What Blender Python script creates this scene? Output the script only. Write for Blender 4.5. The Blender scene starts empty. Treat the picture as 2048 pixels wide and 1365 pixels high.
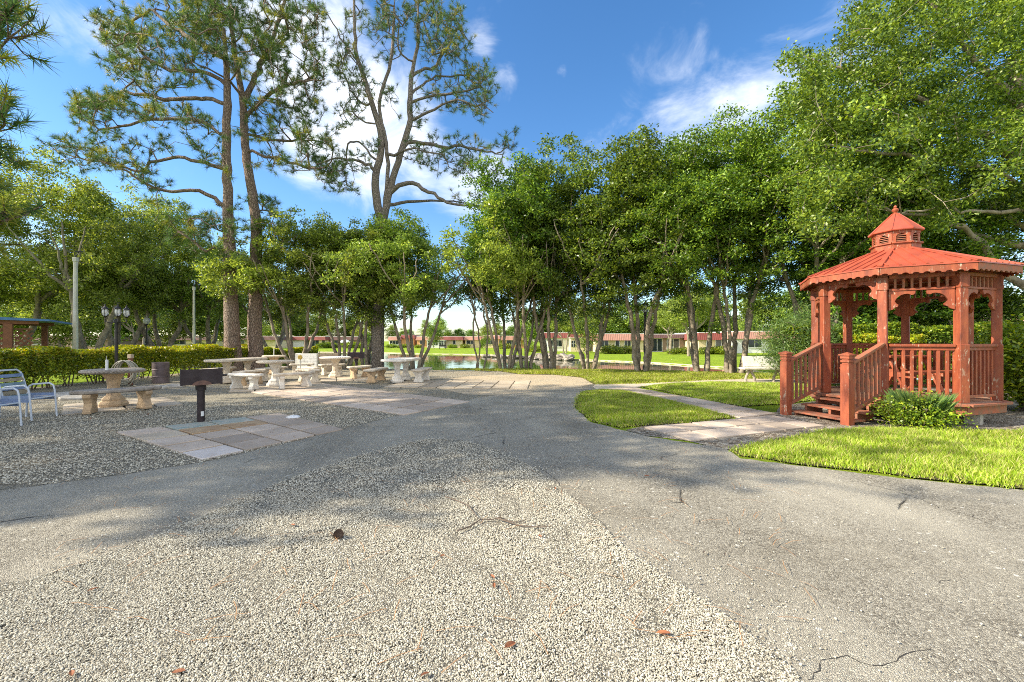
import bpy, bmesh, math, random
import numpy as np
from mathutils import Vector, Matrix

R = math.radians
random.seed(7)
rng = np.random.default_rng(7)
COL = bpy.context.scene.collection
F = 840.0          # focal length in pixels of the 2048 px photograph
CH = 1.38          # camera height


def P(px, py, Y):
    """point seen at pixel (px, py) standing Y metres away"""
    return Vector(((px - 1024) / F * Y, Y, CH + (683 - py) / F * Y))


def G(px, py, z=0.0):
    """point of the level z seen at pixel (px, py)"""
    Y = (CH - z) * F / (py - 683)
    return Vector(((px - 1024) / F * Y, Y, z))


# ---------------------------------------------------------------- objects
def tag(o, label=None, cat=None, group=None, kind=None):
    if label: o['label'] = label
    if cat: o['category'] = cat
    if group: o['group'] = group
    if kind: o['kind'] = kind
    return o


def empty(name, loc=(0, 0, 0), rz=0.0, label=None, cat=None, group=None):
    o = bpy.data.objects.new(name, None)
    COL.objects.link(o)
    o.empty_display_size = 0.2
    o.location = loc
    o.rotation_euler = (0, 0, rz)
    return tag(o, label, cat, group)


def copy_tree(o, parent=None):
    c = o.copy()
    COL.objects.link(c)
    c.parent = parent
    for ch in [x for x in bpy.data.objects if x.parent == o]:
        copy_tree(ch, c)
    return c


def link_mesh(name, me, mat, parent=None, smooth=False):
    mats = mat if isinstance(mat, (list, tuple)) else [mat]
    for m in mats:
        me.materials.append(m)
    if smooth:
        me.polygons.foreach_set('use_smooth', np.ones(len(me.polygons), dtype=bool))
    o = bpy.data.objects.new(name, me)
    COL.objects.link(o)
    if parent is not None:
        o.parent = parent
    return o


def np_mesh(name, v, f, mat, parent=None, smooth=False):
    """v (N,3) array, f (M,k) array of indices"""
    v = np.ascontiguousarray(v, dtype=np.float32)
    f = np.ascontiguousarray(f, dtype=np.int32)
    k = f.shape[1]
    me = bpy.data.meshes.new(name)
    me.vertices.add(len(v)); me.vertices.foreach_set('co', v.ravel())
    me.loops.add(f.size); me.loops.foreach_set('vertex_index', f.ravel())
    me.polygons.add(len(f))
    me.polygons.foreach_set('loop_start', np.arange(0, f.size, k, dtype=np.int32))
    me.update(calc_edges=True)
    return link_mesh(name, me, mat, parent, smooth)


class MB:
    """collects shapes into one mesh"""
    def __init__(self):
        self.v = []; self.f = []

    def add(self, vs, fs):
        n = len(self.v)
        self.v += [tuple(p) for p in vs]
        self.f += [tuple(i + n for i in q) for q in fs]
        return self

    def box(self, c, s, rz=0.0, M=None):
        hx, hy, hz = s[0] / 2, s[1] / 2, s[2] / 2
        pts = [Vector((x, y, z)) for z in (-hz, hz) for y in (-hy, hy) for x in (-hx, hx)]
        rot = Matrix.Rotation(rz, 3, 'Z') if M is None else M
        pts = [rot @ p + Vector(c) for p in pts]
        return self.add(pts, [(0, 2, 3, 1), (4, 5, 7, 6), (0, 1, 5, 4), (2, 6, 7, 3), (0, 4, 6, 2), (1, 3, 7, 5)])

    def bar(self, a, b, w, h, up=(0, 0, 1)):
        """rectangular bar from a to b, w sideways, h along up"""
        a = Vector(a); b = Vector(b); d = (b - a)
        L = d.length; d.normalize()
        u = Vector(up)
        if abs(d.dot(u)) > 0.98: u = Vector((1, 0, 0))
        s = d.cross(u).normalized(); u2 = s.cross(d).normalized()
        M = Matrix((d, s, u2)).transposed()
        return self.box((a + b) / 2, (L, w, h), M=M)

    def tube(self, pts, r, n=8, cap=True):
        pts = [Vector(p) for p in pts]
        rs = r if isinstance(r, (list, tuple)) else [r] * len(pts)
        base = len(self.v); prev = None
        for i, p in enumerate(pts):
            d = (pts[min(i + 1, len(pts) - 1)] - pts[max(i - 1, 0)]).normalized()
            if prev is None:
                ref = Vector((0, 0, 1)) if abs(d.z) < 0.9 else Vector((1, 0, 0))
                u = d.cross(ref).normalized()
            else:
                u = (prev - d * prev.dot(d)).normalized()
            w = d.cross(u); prev = u
            for k in range(n):
                a = 2 * math.pi * k / n
                self.v.append(tuple(p + (u * math.cos(a) + w * math.sin(a)) * rs[i]))
        for i in range(len(pts) - 1):
            for k in range(n):
                a = base + i * n + k; b = base + i * n + (k + 1) % n
                self.f.append((a, b, b + n, a + n))
        if cap:
            self.f.append(tuple(base + k for k in range(n - 1, -1, -1)))
            e = base + (len(pts) - 1) * n
            self.f.append(tuple(e + k for k in range(n)))
        return self

    def lathe(self, prof, n=20, c=(0, 0, 0), phase=0.0, sx=1.0, sy=1.0):
        """prof list of (r, z)"""
        base = len(self.v)
        for r, z in prof:
            for k in range(n):
                a = phase + 2 * math.pi * k / n
                self.v.append((c[0] + r * sx * math.cos(a), c[1] + r * sy * math.sin(a), c[2] + z))
        for i in range(len(prof) - 1):
            for k in range(n):
                a = base + i * n + k; b = base + i * n + (k + 1) % n
                self.f.append((a, b, b + n, a + n))
        self.f.append(tuple(base + k for k in range(n - 1, -1, -1)))
        e = base + (len(prof) - 1) * n
        self.f.append(tuple(e + k for k in range(n)))
        return self

    def prism(self, poly, t, M=None):
        """2D outline (x, z) extruded by thickness t along y, then transformed by 4x4 M"""
        n = len(poly); M = M or Matrix.Identity(4)
        vs = [M @ Vector((x, -t / 2, z)) for x, z in poly] + [M @ Vector((x, t / 2, z)) for x, z in poly]
        fs = [tuple(range(n)), tuple(range(2 * n - 1, n - 1, -1))]
        fs += [(i, i + n, (i + 1) % n + n, (i + 1) % n) for i in range(n)]
        return self.add(vs, fs)

    def slab(self, poly, z0, z1):
        """flat outline (x, y) extruded up"""
        n = len(poly)
        vs = [(x, y, z0) for x, y in poly] + [(x, y, z1) for x, y in poly]
        fs = [tuple(range(n - 1, -1, -1)), tuple(range(n, 2 * n))]
        fs += [(i, (i + 1) % n, (i + 1) % n + n, i + n) for i in range(n)]
        return self.add(vs, fs)

    def build(self, name, mat, parent=None, smooth=False, bevel=0.0, tri=False):
        me = bpy.data.meshes.new(name)
        me.from_pydata(self.v, [], self.f)
        bm = bmesh.new(); bm.from_mesh(me)
        if bevel:
            bmesh.ops.bevel(bm, geom=[e for e in bm.edges if len(e.link_faces) == 2 and e.calc_face_angle(0) > 0.6],
                            offset=bevel, segments=1, affect='EDGES', clamp_overlap=True)
        ng = [f for f in bm.faces if len(f.verts) > 4]
        if ng: bmesh.ops.triangulate(bm, faces=ng)
        bmesh.ops.recalc_face_normals(bm, faces=bm.faces)
        if smooth:
            for e in bm.edges:
                if len(e.link_faces) == 2 and e.calc_face_angle(0) > 0.7: e.smooth = False
        bm.to_mesh(me); bm.free()
        return link_mesh(name, me, mat, parent, smooth)


# ---------------------------------------------------------------- materials
def new_mat(name):
    m = bpy.data.materials.new(name); m.use_nodes = True
    nt = m.node_tree
    return m, nt, nt.nodes['Principled BSDF']


def nd(nt, t, **kw):
    n = nt.nodes.new(t)
    for k, v in kw.items():
        if k.startswith('i_'):
            n.inputs[k[2:].replace('_', ' ')].default_value = v
        else:
            setattr(n, k, v)
    return n


def ramp(nt, fac, stops, interp='LINEAR'):
    r = nt.nodes.new('ShaderNodeValToRGB')
    r.color_ramp.interpolation = interp
    els = r.color_ramp.elements
    while len(els) < len(stops): els.new(0.5)
    for e, (p, c) in zip(els, stops):
        e.position = p
        e.color = (c[0], c[1], c[2], 1) if hasattr(c, '__len__') else (c, c, c, 1)
    nt.links.new(fac, r.inputs[0])
    return r.outputs[0]


def mixc(nt, a, b, fac, mode='MIX'):
    m = nt.nodes.new('ShaderNodeMix'); m.data_type = 'RGBA'; m.blend_type = mode
    for s, v in ((m.inputs[0], fac), (m.inputs[6], a), (m.inputs[7], b)):
        if hasattr(v, 'links'): nt.links.new(v, s)
        elif hasattr(v, '__len__'): s.default_value = (v[0], v[1], v[2], 1)
        else: s.default_value = v
    return m.outputs[2]


def coords(nt, scale=(1, 1, 1), kind='Object'):
    tc = nt.nodes.new('ShaderNodeTexCoord')
    mp = nt.nodes.new('ShaderNodeMapping'); mp.inputs['Scale'].default_value = scale
    nt.links.new(tc.outputs[kind], mp.inputs[0])
    return mp.outputs[0]


def noise(nt, vec, scale, detail=4, rough=0.55):
    n = nt.nodes.new('ShaderNodeTexNoise')
    n.inputs['Scale'].default_value = scale; n.inputs['Detail'].default_value = detail
    n.inputs['Roughness'].default_value = rough
    nt.links.new(vec, n.inputs['Vector'])
    return n.outputs[0]


def voro(nt, vec, scale, feature='F1', rand=1.0):
    n = nt.nodes.new('ShaderNodeTexVoronoi'); n.feature = feature
    n.inputs['Scale'].default_value = scale; n.inputs['Randomness'].default_value = rand
    nt.links.new(vec, n.inputs['Vector'])
    return n


def bump(nt, h, bsdf, dist=0.01, strength=1.0, chain=None):
    b = nt.nodes.new('ShaderNodeBump')
    b.inputs['Distance'].default_value = dist; b.inputs['Strength'].default_value = strength
    nt.links.new(h, b.inputs['Height'])
    if chain is not None: nt.links.new(chain, b.inputs['Normal'])
    nt.links.new(b.outputs[0], bsdf.inputs['Normal'])
    return b.outputs[0]


def simple(name, c1, c2=None, scale=3.0, rough=0.7, metal=0.0, bd=0.003, bscale=None, coord='Object', vs=(1, 1, 1), spec=0.5):
    """colour that wanders between two tones by noise, with a fine bump"""
    m, nt, b = new_mat(name)
    c2 = c2 or tuple(x * 0.75 for x in c1)
    v = coords(nt, vs, coord)
    n = noise(nt, v, scale, 5, 0.6)
    col = ramp(nt, n, [(0.32, c2), (0.66, c1)])
    nt.links.new(col, b.inputs['Base Color'])
    b.inputs['Roughness'].default_value = rough
    b.inputs['Metallic'].default_value = metal
    b.inputs['Specular IOR Level'].default_value = spec
    if bd: bump(nt, noise(nt, v, bscale or scale * 8, 4, 0.65), b, bd)
    return m


def leaf_mat(name, cols, trans=0.35, rough=0.45, big=0.4):
    """cols: list of colours picked per leaf; wide noise drifts the tone through a crown"""
    m, nt, b = new_mat(name)
    gi = nt.nodes.new('ShaderNodeNewGeometry')
    n = len(cols)
    c = ramp(nt, gi.outputs['Random Per Island'], [(i / (n - 1), cols[i]) for i in range(n)])
    w = noise(nt, coords(nt), big, 2)
    hs = nd(nt, 'ShaderNodeHueSaturation')
    nt.links.new(c, hs.inputs['Color'])
    mr = nd(nt, 'ShaderNodeMapRange'); mr.inputs[1].default_value = 0.3; mr.inputs[2].default_value = 0.7
    mr.inputs[3].default_value = 0.68; mr.inputs[4].default_value = 1.25
    nt.links.new(w, mr.inputs[0])
    oi = nd(nt, 'ShaderNodeObjectInfo')          # every plant has its own tone
    mo = nd(nt, 'ShaderNodeMapRange'); mo.inputs[3].default_value = 0.88; mo.inputs[4].default_value = 1.25
    nt.links.new(oi.outputs['Random'], mo.inputs[0])
    mh = nd(nt, 'ShaderNodeMapRange'); mh.inputs[3].default_value = 0.487; mh.inputs[4].default_value = 0.515
    nt.links.new(oi.outputs['Random'], mh.inputs[0]); nt.links.new(mh.outputs[0], hs.inputs['Hue'])
    mm = nd(nt, 'ShaderNodeMath', operation='MULTIPLY'); nt.links.new(mr.outputs[0], mm.inputs[0]); nt.links.new(mo.outputs[0], mm.inputs[1])
    nt.links.new(mm.outputs[0], hs.inputs['Value'])
    nt.links.new(hs.outputs[0], b.inputs['Base Color'])
    b.inputs['Roughness'].default_value = rough
    b.inputs['Specular IOR Level'].default_value = 0.35
    t = nd(nt, 'ShaderNodeBsdfTranslucent')
    g = nd(nt, 'ShaderNodeHueSaturation', i_Value=1.5, i_Saturation=1.1, i_Hue=0.485)
    nt.links.new(hs.outputs[0], g.inputs['Color']); nt.links.new(g.outputs[0], t.inputs[0])
    mx = nd(nt, 'ShaderNodeMixShader'); mx.inputs[0].default_value = trans
    out = nt.nodes['Material Output']
    nt.links.new(b.outputs[0], mx.inputs[1]); nt.links.new(t.outputs[0], mx.inputs[2])
    nt.links.new(mx.outputs[0], out.inputs[0])
    return m


def bark_mat(name, c1, c2, c3, vs=(1, 1, 0.35), scale=9, dist=0.03):
    m, nt, b = new_mat(name)
    v = coords(nt, vs)
    n0 = noise(nt, v, 5, 3)
    wv = nd(nt, 'ShaderNodeMix'); wv.data_type = 'VECTOR'
    vo = voro(nt, v, scale, 'DISTANCE_TO_EDGE')
    n1 = noise(nt, v, scale * 4, 5, 0.7)
    col = ramp(nt, n1, [(0.3, c2), (0.62, c1)])
    col = mixc(nt, c3, col, ramp(nt, vo.outputs[0], [(0.0, 0.0), (0.14, 1.0)]))
    col = mixc(nt, col, c2, ramp(nt, n0, [(0.45, 0.0), (0.75, 0.6)]))
    nt.links.new(col, b.inputs['Base Color'])
    b.inputs['Roughness'].default_value = 0.9
    h = nd(nt, 'ShaderNodeMath', operation='MULTIPLY_ADD')
    nt.links.new(ramp(nt, vo.outputs[0], [(0.0, 0.0), (0.2, 1.0)]), h.inputs[0]); h.inputs[1].default_value = 1.0
    nt.links.new(n1, h.inputs[2])
    bump(nt, h.outputs[0], b, dist, 0.9)
    return m


def gravel_mat(name, cols, scale, sand=None, sand_amt=0.0, dist=0.012, patch=0.5):
    m, nt, b = new_mat(name)
    v = coords(nt)
    vo = voro(nt, v, scale)
    ve = voro(nt, v, scale, 'DISTANCE_TO_EDGE')
    sep = nd(nt, 'ShaderNodeSeparateColor'); nt.links.new(vo.outputs['Color'], sep.inputs[0])
    n = len(cols)
    col = ramp(nt, sep.outputs[0], [(i / (n - 1), cols[i]) for i in range(n)])
    big = noise(nt, v, patch, 5, 0.6)
    col = mixc(nt, col, (0.80, 0.78, 0.74), ramp(nt, big, [(0.35, 0.0), (0.7, 0.7)]), 'MULTIPLY')
    if sand:
        col = mixc(nt, col, sand, ramp(nt, noise(nt, v, patch * 1.7, 5, 0.65), [(0.5 - sand_amt, 0.0), (0.75 - sand_amt, 0.85)]))
    nt.links.new(col, b.inputs['Base Color'])
    b.inputs['Roughness'].default_value = 0.85
    b.inputs['Specular IOR Level'].default_value = 0.2
    h = ramp(nt, ve.outputs[0], [(0.0, 0.0), (0.25, 0.8), (0.6, 1.0)])
    c1 = bump(nt, h, b, dist, 1.0)
    bump(nt, noise(nt, v, 3.0, 6, 0.6), b, 0.05, 0.5, chain=c1)
    return m


M = {}


def materials():
    M['gravel'] = gravel_mat('gravel', [(0.18, 0.16, 0.12), (0.36, 0.33, 0.26), (0.50, 0.46, 0.37), (0.66, 0.61, 0.50)], 110, dist=0.02)
    M['yard'] = gravel_mat('yard_gravel', [(0.24, 0.21, 0.155), (0.38, 0.345, 0.265), (0.50, 0.455, 0.355), (0.64, 0.59, 0.48)], 80,
                           sand=(0.50, 0.40, 0.27), sand_amt=0.0, dist=0.016, patch=0.45)
    M['sandy'] = gravel_mat('sandy_ground', [(0.40, 0.33, 0.24), (0.55, 0.47, 0.34), (0.66, 0.58, 0.45)], 40, sand=(0.56, 0.45, 0.31), sand_amt=0.15, dist=0.01)
    M['mulch'] = gravel_mat('shell_bed', [(0.10, 0.075, 0.05), (0.27, 0.23, 0.18), (0.40, 0.36, 0.29), (0.55, 0.50, 0.42)], 28,
                            sand=(0.20, 0.14, 0.09), sand_amt=0.02, dist=0.02, patch=1.6)
    # asphalt
    m, nt, b = new_mat('asphalt'); v = coords(nt)
    vo = voro(nt, v, 105); ve = voro(nt, v, 105, 'DISTANCE_TO_EDGE')
    sep = nd(nt, 'ShaderNodeSeparateColor'); nt.links.new(vo.outputs['Color'], sep.inputs[0])
    col = ramp(nt, sep.outputs[0], [(0.0, (0.15, 0.13, 0.10)), (0.5, (0.34, 0.31, 0.25)), (0.9, (0.45, 0.415, 0.335)), (1.0, (0.56, 0.52, 0.43))])
    wear = noise(nt, coords(nt, (1, 0.55, 1)), 0.75, 6, 0.62)
    col = mixc(nt, col, (0.56, 0.515, 0.415), ramp(nt, wear, [(0.38, 0.0), (0.66, 0.75)]))
    col = mixc(nt, col, (0.70, 0.68, 0.65), ramp(nt, noise(nt, coords(nt, (.7, 1, 1)), 0.42, 7, .68), [(0.50, 0.0), (0.62, 0.8)]), 'MULTIPLY')
    sp = voro(nt, v, 11)
    sep2 = nd(nt, 'ShaderNodeSeparateColor'); nt.links.new(sp.outputs['Color'], sep2.inputs[0])
    mul = nd(nt, 'ShaderNodeMath', operation='MULTIPLY')
    nt.links.new(ramp(nt, sp.outputs['Distance'], [(0.13, 1.0), (0.17, 0.0)]), mul.inputs[0])
    nt.links.new(ramp(nt, sep2.outputs[1], [(0.72, 0.0), (0.76, 1.0)]), mul.inputs[1])
    col = mixc(nt, col, (0.66, 0.63, 0.55), mul.outputs[0])
    # cracks: a few long cell borders, broken up by noise
    wob = nd(nt, 'ShaderNodeMixRGB'); wob.inputs[0].default_value = 0.12
    nz = nd(nt, 'ShaderNodeTexNoise', i_Scale=3.0, i_Detail=6.0); nt.links.new(v, nz.inputs['Vector'])
    nt.links.new(v, wob.inputs[1]); nt.links.new(nz.outputs['Color'], wob.inputs[2])
    cr = voro(nt, wob.outputs[0], 0.55, 'DISTANCE_TO_EDGE')
    cm = nd(nt, 'ShaderNodeMath', operation='MULTIPLY')
    nt.links.new(ramp(nt, cr.outputs[0], [(0.001, 1.0), (0.005, 0.0)]), cm.inputs[0])
    nt.links.new(ramp(nt, noise(nt, v, 1.1, 3), [(0.55, 0.0), (0.62, 1.0)]), cm.inputs[1])
    col = mixc(nt, col, (0.035, 0.032, 0.028), cm.outputs[0])
    nt.links.new(col, b.inputs['Base Color']); b.inputs['Roughness'].default_value = 0.85
    b.inputs['Specular IOR Level'].default_value = 0.25
    c1 = bump(nt, ramp(nt, ve.outputs[0], [(0.0, 0.0), (0.3, 1.0)]), b, 0.006, 1.0)
    inv = nd(nt, 'ShaderNodeMath', operation='SUBTRACT'); inv.inputs[0].default_value = 1.0; nt.links.new(cm.outputs[0], inv.inputs[1])
    c2 = bump(nt, inv.outputs[0], b, 0.02, 1.0, chain=c1)
    bump(nt, noise(nt, v, 2.2, 6, 0.6), b, 0.035, 0.5, chain=c2)
    M['asphalt'] = m
    # pebble stones: colour by instance
    m, nt, b = new_mat('pebble')
    oi = nd(nt, 'ShaderNodeObjectInfo')
    col = ramp(nt, oi.outputs['Random'], [(0.0, (0.19, 0.165, 0.125)), (0.15, (0.34, 0.31, 0.245)), (0.5, (0.48, 0.445, 0.355)), (0.8, (0.58, 0.545, 0.44)), (1.0, (0.72, 0.68, 0.57))])
    nt.links.new(col, b.inputs['Base Color']); b.inputs['Roughness'].default_value = 0.8
    b.inputs['Specular IOR Level'].default_value = 0.25
    M['pebble'] = m
    # concrete slabs
    def slabs(name, c1, c2, stain, sc=1.2):
        m, nt, b = new_mat(name); v = coords(nt)
        gi = nd(nt, 'ShaderNodeNewGeometry')
        col = ramp(nt, gi.outputs['Random Per Island'], [(0.0, tuple(x * .72 for x in c2)), (0.5, c2), (1.0, c1)])
        col = mixc(nt, col, stain, ramp(nt, noise(nt, v, sc, 7, 0.7), [(0.42, 0.0), (0.8, 0.75)]))
        col = mixc(nt, col, (0.66, 0.62, 0.54), ramp(nt, noise(nt, v, 38, 3), [(0.62, 0.0), (0.75, 0.5)]))
        nt.links.new(col, b.inputs['Base Color']); b.inputs['Roughness'].default_value = 0.85
        bump(nt, noise(nt, v, 70, 4, 0.7), b, 0.004)
        return m
    M['slab'] = slabs('paver', (0.66, 0.54, 0.43), (0.50, 0.405, 0.32), (0.26, 0.205, 0.15))
    M['slab_tan'] = slabs('paver_tan', (0.60, 0.50, 0.37), (0.48, 0.40, 0.30), (0.26, 0.20, 0.14))
    M['slab_white'] = simple('pale_slab', (0.72, 0.64, 0.58), (0.55, 0.48, 0.42), 4)
    M['teal'] = simple('teal_stained_slab', (0.50, 0.46, 0.38), (0.24, 0.33, 0.30), 7, bd=0.002)
    M['rust'] = simple('rusty_orange_slab', (0.50, 0.36, 0.21), (0.36, 0.22, 0.12), 6, bd=0.002)
    M['walk'] = simple('walkway', (0.66, 0.57, 0.44), (0.48, 0.40, 0.30), 2.2, bd=0.004, bscale=60)
    # lawns
    def lawn(name, a, c, d, sc):
        m, nt, b = new_mat(name); v = coords(nt)
        col = ramp(nt, noise(nt, v, sc, 8, 0.72), [(0.3, d), (0.5, a), (0.72, c)])
        nt.links.new(col, b.inputs['Base Color']); b.inputs['Roughness'].default_value = 0.95
        b.inputs['Specular IOR Level'].default_value = 0.1
        bump(nt, noise(nt, v, 25, 5, 0.75), b, 0.08)
        return m
    M['lawn'] = lawn('lawn_ground', (0.24, 0.34, 0.025), (0.36, 0.44, 0.035), (0.15, 0.23, 0.02), 1.3)
    M['turf_soil'] = lawn('turf_soil', (0.13, 0.115, 0.06), (0.15, 0.17, 0.05), (0.09, 0.07, 0.045), 9)
    M['grass'] = leaf_mat('grass_blades', [(0.17, 0.26, 0.015), (0.28, 0.40, 0.025), (0.36, 0.47, 0.04), (0.44, 0.46, 0.10), (0.50, 0.42, 0.20)], 0.35, 0.5, 2.5)
    # foliage
    M['ficus'] = leaf_mat('ficus_leaf', [(0.032, 0.07, 0.014), (0.08, 0.15, 0.022), (0.165, 0.265, 0.034), (0.30, 0.41, 0.06)], 0.33, 0.33)
    M['ficus_bright'] = leaf_mat('bright_leaf', [(0.032, 0.075, 0.014), (0.09, 0.165, 0.022), (0.18, 0.285, 0.034), (0.34, 0.45, 0.055)], 0.3, 0.38)
    M['olive'] = leaf_mat('olive_leaf', [(0.08, 0.125, 0.025), (0.17, 0.235, 0.04), (0.28, 0.36, 0.06), (0.42, 0.49, 0.10)], 0.42, 0.4)
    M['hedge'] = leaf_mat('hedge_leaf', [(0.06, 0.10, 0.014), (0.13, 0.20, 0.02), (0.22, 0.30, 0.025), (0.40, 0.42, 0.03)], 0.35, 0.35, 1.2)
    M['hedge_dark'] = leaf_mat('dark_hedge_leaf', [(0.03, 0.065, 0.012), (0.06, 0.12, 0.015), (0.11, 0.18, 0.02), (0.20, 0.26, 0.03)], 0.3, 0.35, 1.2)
    M['oleander'] = leaf_mat('narrow_leaf', [(0.06, 0.13, 0.04), (0.11, 0.21, 0.06), (0.18, 0.29, 0.08), (0.26, 0.36, 0.10)], 0.35, 0.4)
    M['needle'] = leaf_mat('pine_needle', [(0.03, 0.075, 0.028), (0.06, 0.13, 0.034), (0.11, 0.21, 0.04), (0.20, 0.29, 0.05)], 0.2, 0.45, 0.6)
    M['needle_yellow'] = leaf_mat('yellow_needle', [(0.12, 0.15, 0.02), (0.22, 0.26, 0.025), (0.34, 0.34, 0.04), (0.42, 0.36, 0.07)], 0.3, 0.45, 0.6)
    M['pine_bark'] = bark_mat('pine_bark', (0.40, 0.32, 0.26), (0.25, 0.155, 0.11), (0.075, 0.05, 0.035), scale=17, dist=0.03)
    M['grey_pine_bark'] = bark_mat('grey_pine_bark', (0.36, 0.32, 0.27), (0.22, 0.175, 0.14), (0.07, 0.055, 0.045), scale=19, dist=0.028)
    M['bark'] = simple('ficus_bark', (0.38, 0.32, 0.24), (0.15, 0.12, 0.085), 5, 0.9, vs=(1, 1, .45), bd=0.015, bscale=22)
    # painted and weathered wood
    m, nt, b = new_mat('red_wood'); v = coords(nt, (1, 1, 0.25))
    col = ramp(nt, noise(nt, v, 9, 6, 0.65), [(0.3, (0.16, 0.04, 0.022)), (0.44, (0.31, 0.072, 0.032)), (0.6, (0.42, 0.105, 0.043)), (0.75, (0.50, 0.18, 0.07))])
    gi = nd(nt, 'ShaderNodeNewGeometry'); col = mixc(nt, col, (0.72, 0.66, 0.60), ramp(nt, gi.outputs['Random Per Island'], [(0.0, 0.0), (1.0, 0.8)]), 'MULTIPLY')
    col = mixc(nt, col, (0.26, 0.10, 0.05), ramp(nt, noise(nt, coords(nt, (1, 1, .5)), 2.6, 6, .7), [(0.52, 0.0), (0.75, 0.7)]))
    peel = ramp(nt, noise(nt, coords(nt, (1, 1, 0.3)), 26, 5, 0.7), [(0.58, 0.0), (0.63, 1.0)])
    zone = ramp(nt, noise(nt, coords(nt), 1.6, 3), [(0.44, 0.0), (0.58, 1.0)])
    pm = nd(nt, 'ShaderNodeMath', operation='MULTIPLY'); nt.links.new(peel, pm.inputs[0]); nt.links.new(zone, pm.inputs[1])
    col = mixc(nt, col, (0.48, 0.38, 0.28), pm.outputs[0])
    nt.links.new(col, b.inputs['Base Color']); b.inputs['Roughness'].default_value = 0.6
    bump(nt, noise(nt, v, 40, 4), b, 0.003)
    M['red'] = m
    M['red_worn'] = simple('worn_red_wood', (0.40, 0.11, 0.05), (0.22, 0.12, 0.075), 11, 0.75, vs=(1, 1, 1), bd=0.004, bscale=50)
    M['deck'] = simple('weathered_deck', (0.40, 0.22, 0.14), (0.25, 0.16, 0.11), 9, 0.8, bd=0.004)
    M['roof'] = simple('red_metal_roof', (0.47, 0.095, 0.048), (0.33, 0.066, 0.038), 3.5, 0.42, bd=0.001)
    M['brown_wood'] = simple('brown_wood', (0.26, 0.10, 0.055), (0.15, 0.06, 0.035), 5, 0.7)
    M['blue_roof'] = simple('blue_roof', (0.07, 0.20, 0.46), (0.05, 0.14, 0.34), 3, 0.5)
    # cast concrete furniture
    def cast(name, a, c, dk):
        m, nt, b = new_mat(name); v = coords(nt, kind='Object')
        col = ramp(nt, noise(nt, v, 5, 6, 0.7), [(0.35, c), (0.62, a)])
        col = mixc(nt, col, dk, ramp(nt, noise(nt, v, 13, 7, 0.75), [(0.52, 0.0), (0.70, 0.75)]))
        nt.links.new(col, b.inputs['Base Color']); b.inputs['Roughness'].default_value = 0.85
        bump(nt, noise(nt, v, 55, 5, 0.7), b, 0.008)
        return m
    M['cast'] = cast('cast_stone', (0.76, 0.67, 0.54), (0.60, 0.49, 0.36), (0.32, 0.24, 0.16))
    M['cast_top'] = cast('cast_stone_top', (0.70, 0.62, 0.50), (0.46, 0.38, 0.29), (0.17, 0.13, 0.10))
    M['cast_white'] = cast('white_cast_stone', (0.82, 0.78, 0.70), (0.68, 0.62, 0.54), (0.45, 0.38, 0.30))
    M['cast_tan'] = cast('tan_cast_stone', (0.62, 0.44, 0.26), (0.46, 0.33, 0.21), (0.24, 0.18, 0.12))
    M['cast_grey'] = cast('mossy_cast_top', (0.42, 0.37, 0.31), (0.25, 0.21, 0.175), (0.09, 0.08, 0.06))
    M['stone'] = simple('kerb_stone', (0.56, 0.52, 0.45), (0.32, 0.29, 0.24), 4, bd=0.01, bscale=20)
    M['rock'] = simple('shore_rock', (0.42, 0.37, 0.29), (0.15, 0.125, 0.095), 1.5, bd=0.03, bscale=6)
    M['white_block'] = simple('white_painted_block', (0.84, 0.83, 0.78), (0.68, 0.66, 0.60), 4, 0.8, bd=0.004)
    M['tan_block'] = simple('tan_block', (0.52, 0.41, 0.29), (0.40, 0.31, 0.22), 4, 0.85)
    M['pole'] = simple('concrete_pole', (0.62, 0.58, 0.50), (0.48, 0.46, 0.38), 2, 0.8)
    M['black'] = simple('black_metal', (0.035, 0.03, 0.03), (0.02, 0.018, 0.018), 4, 0.45, 0.3)
    M['rusty_black'] = simple('rusty_black_steel', (0.055, 0.042, 0.045), (0.028, 0.018, 0.02), 9, 0.6, 0.4)
    M['rust_plate'] = simple('rust_plate', (0.20, 0.11, 0.08), (0.09, 0.05, 0.045), 14, 0.8)
    M['barrel'] = simple('old_steel_drum', (0.16, 0.125, 0.13), (0.08, 0.06, 0.06), 5, 0.6, 0.3)
    M['white_paint'] = simple('white_paint', (0.80, 0.80, 0.80), (0.70, 0.70, 0.70), 4, 0.45)
    M['chair_frame'] = simple('white_tube', (0.66, 0.72, 0.80), (0.56, 0.62, 0.70), 6, 0.35)
    M['blue_strap'] = simple('blue_strap', (0.24, 0.33, 0.52), (0.17, 0.24, 0.40), 5, 0.5)
    M['teal_strap'] = simple('faded_strap', (0.26, 0.36, 0.42), (0.18, 0.27, 0.33), 5, 0.5)
    M['tan_strap'] = simple('tan_strap', (0.42, 0.35, 0.24), (0.30, 0.25, 0.17), 5, 0.5)
    M['maroon_strap'] = simple('maroon_strap', (0.24, 0.03, 0.04), (0.14, 0.02, 0.025), 5, 0.5)
    M['hose'] = simple('faded_hose', (0.42, 0.40, 0.32), (0.28, 0.27, 0.22), 8, 0.5)
    M['leaf_brown'] = simple('dry_leaf', (0.38, 0.15, 0.06), (0.22, 0.07, 0.03), 30, 0.7)
    M['twig'] = simple('dead_wood', (0.20, 0.15, 0.11), (0.09, 0.065, 0.05), 20, 0.85)
    M['straw'] = simple('dry_needle', (0.50, 0.28, 0.12), (0.34, 0.16, 0.07), 20, 0.7)
    M['cone'] = simple('pine_cone', (0.17, 0.11, 0.075), (0.06, 0.04, 0.03), 30, 0.8)
    M['yellow'] = simple('yellow_flower', (0.75, 0.52, 0.10), (0.55, 0.35, 0.06), 12, 0.6)
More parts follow.
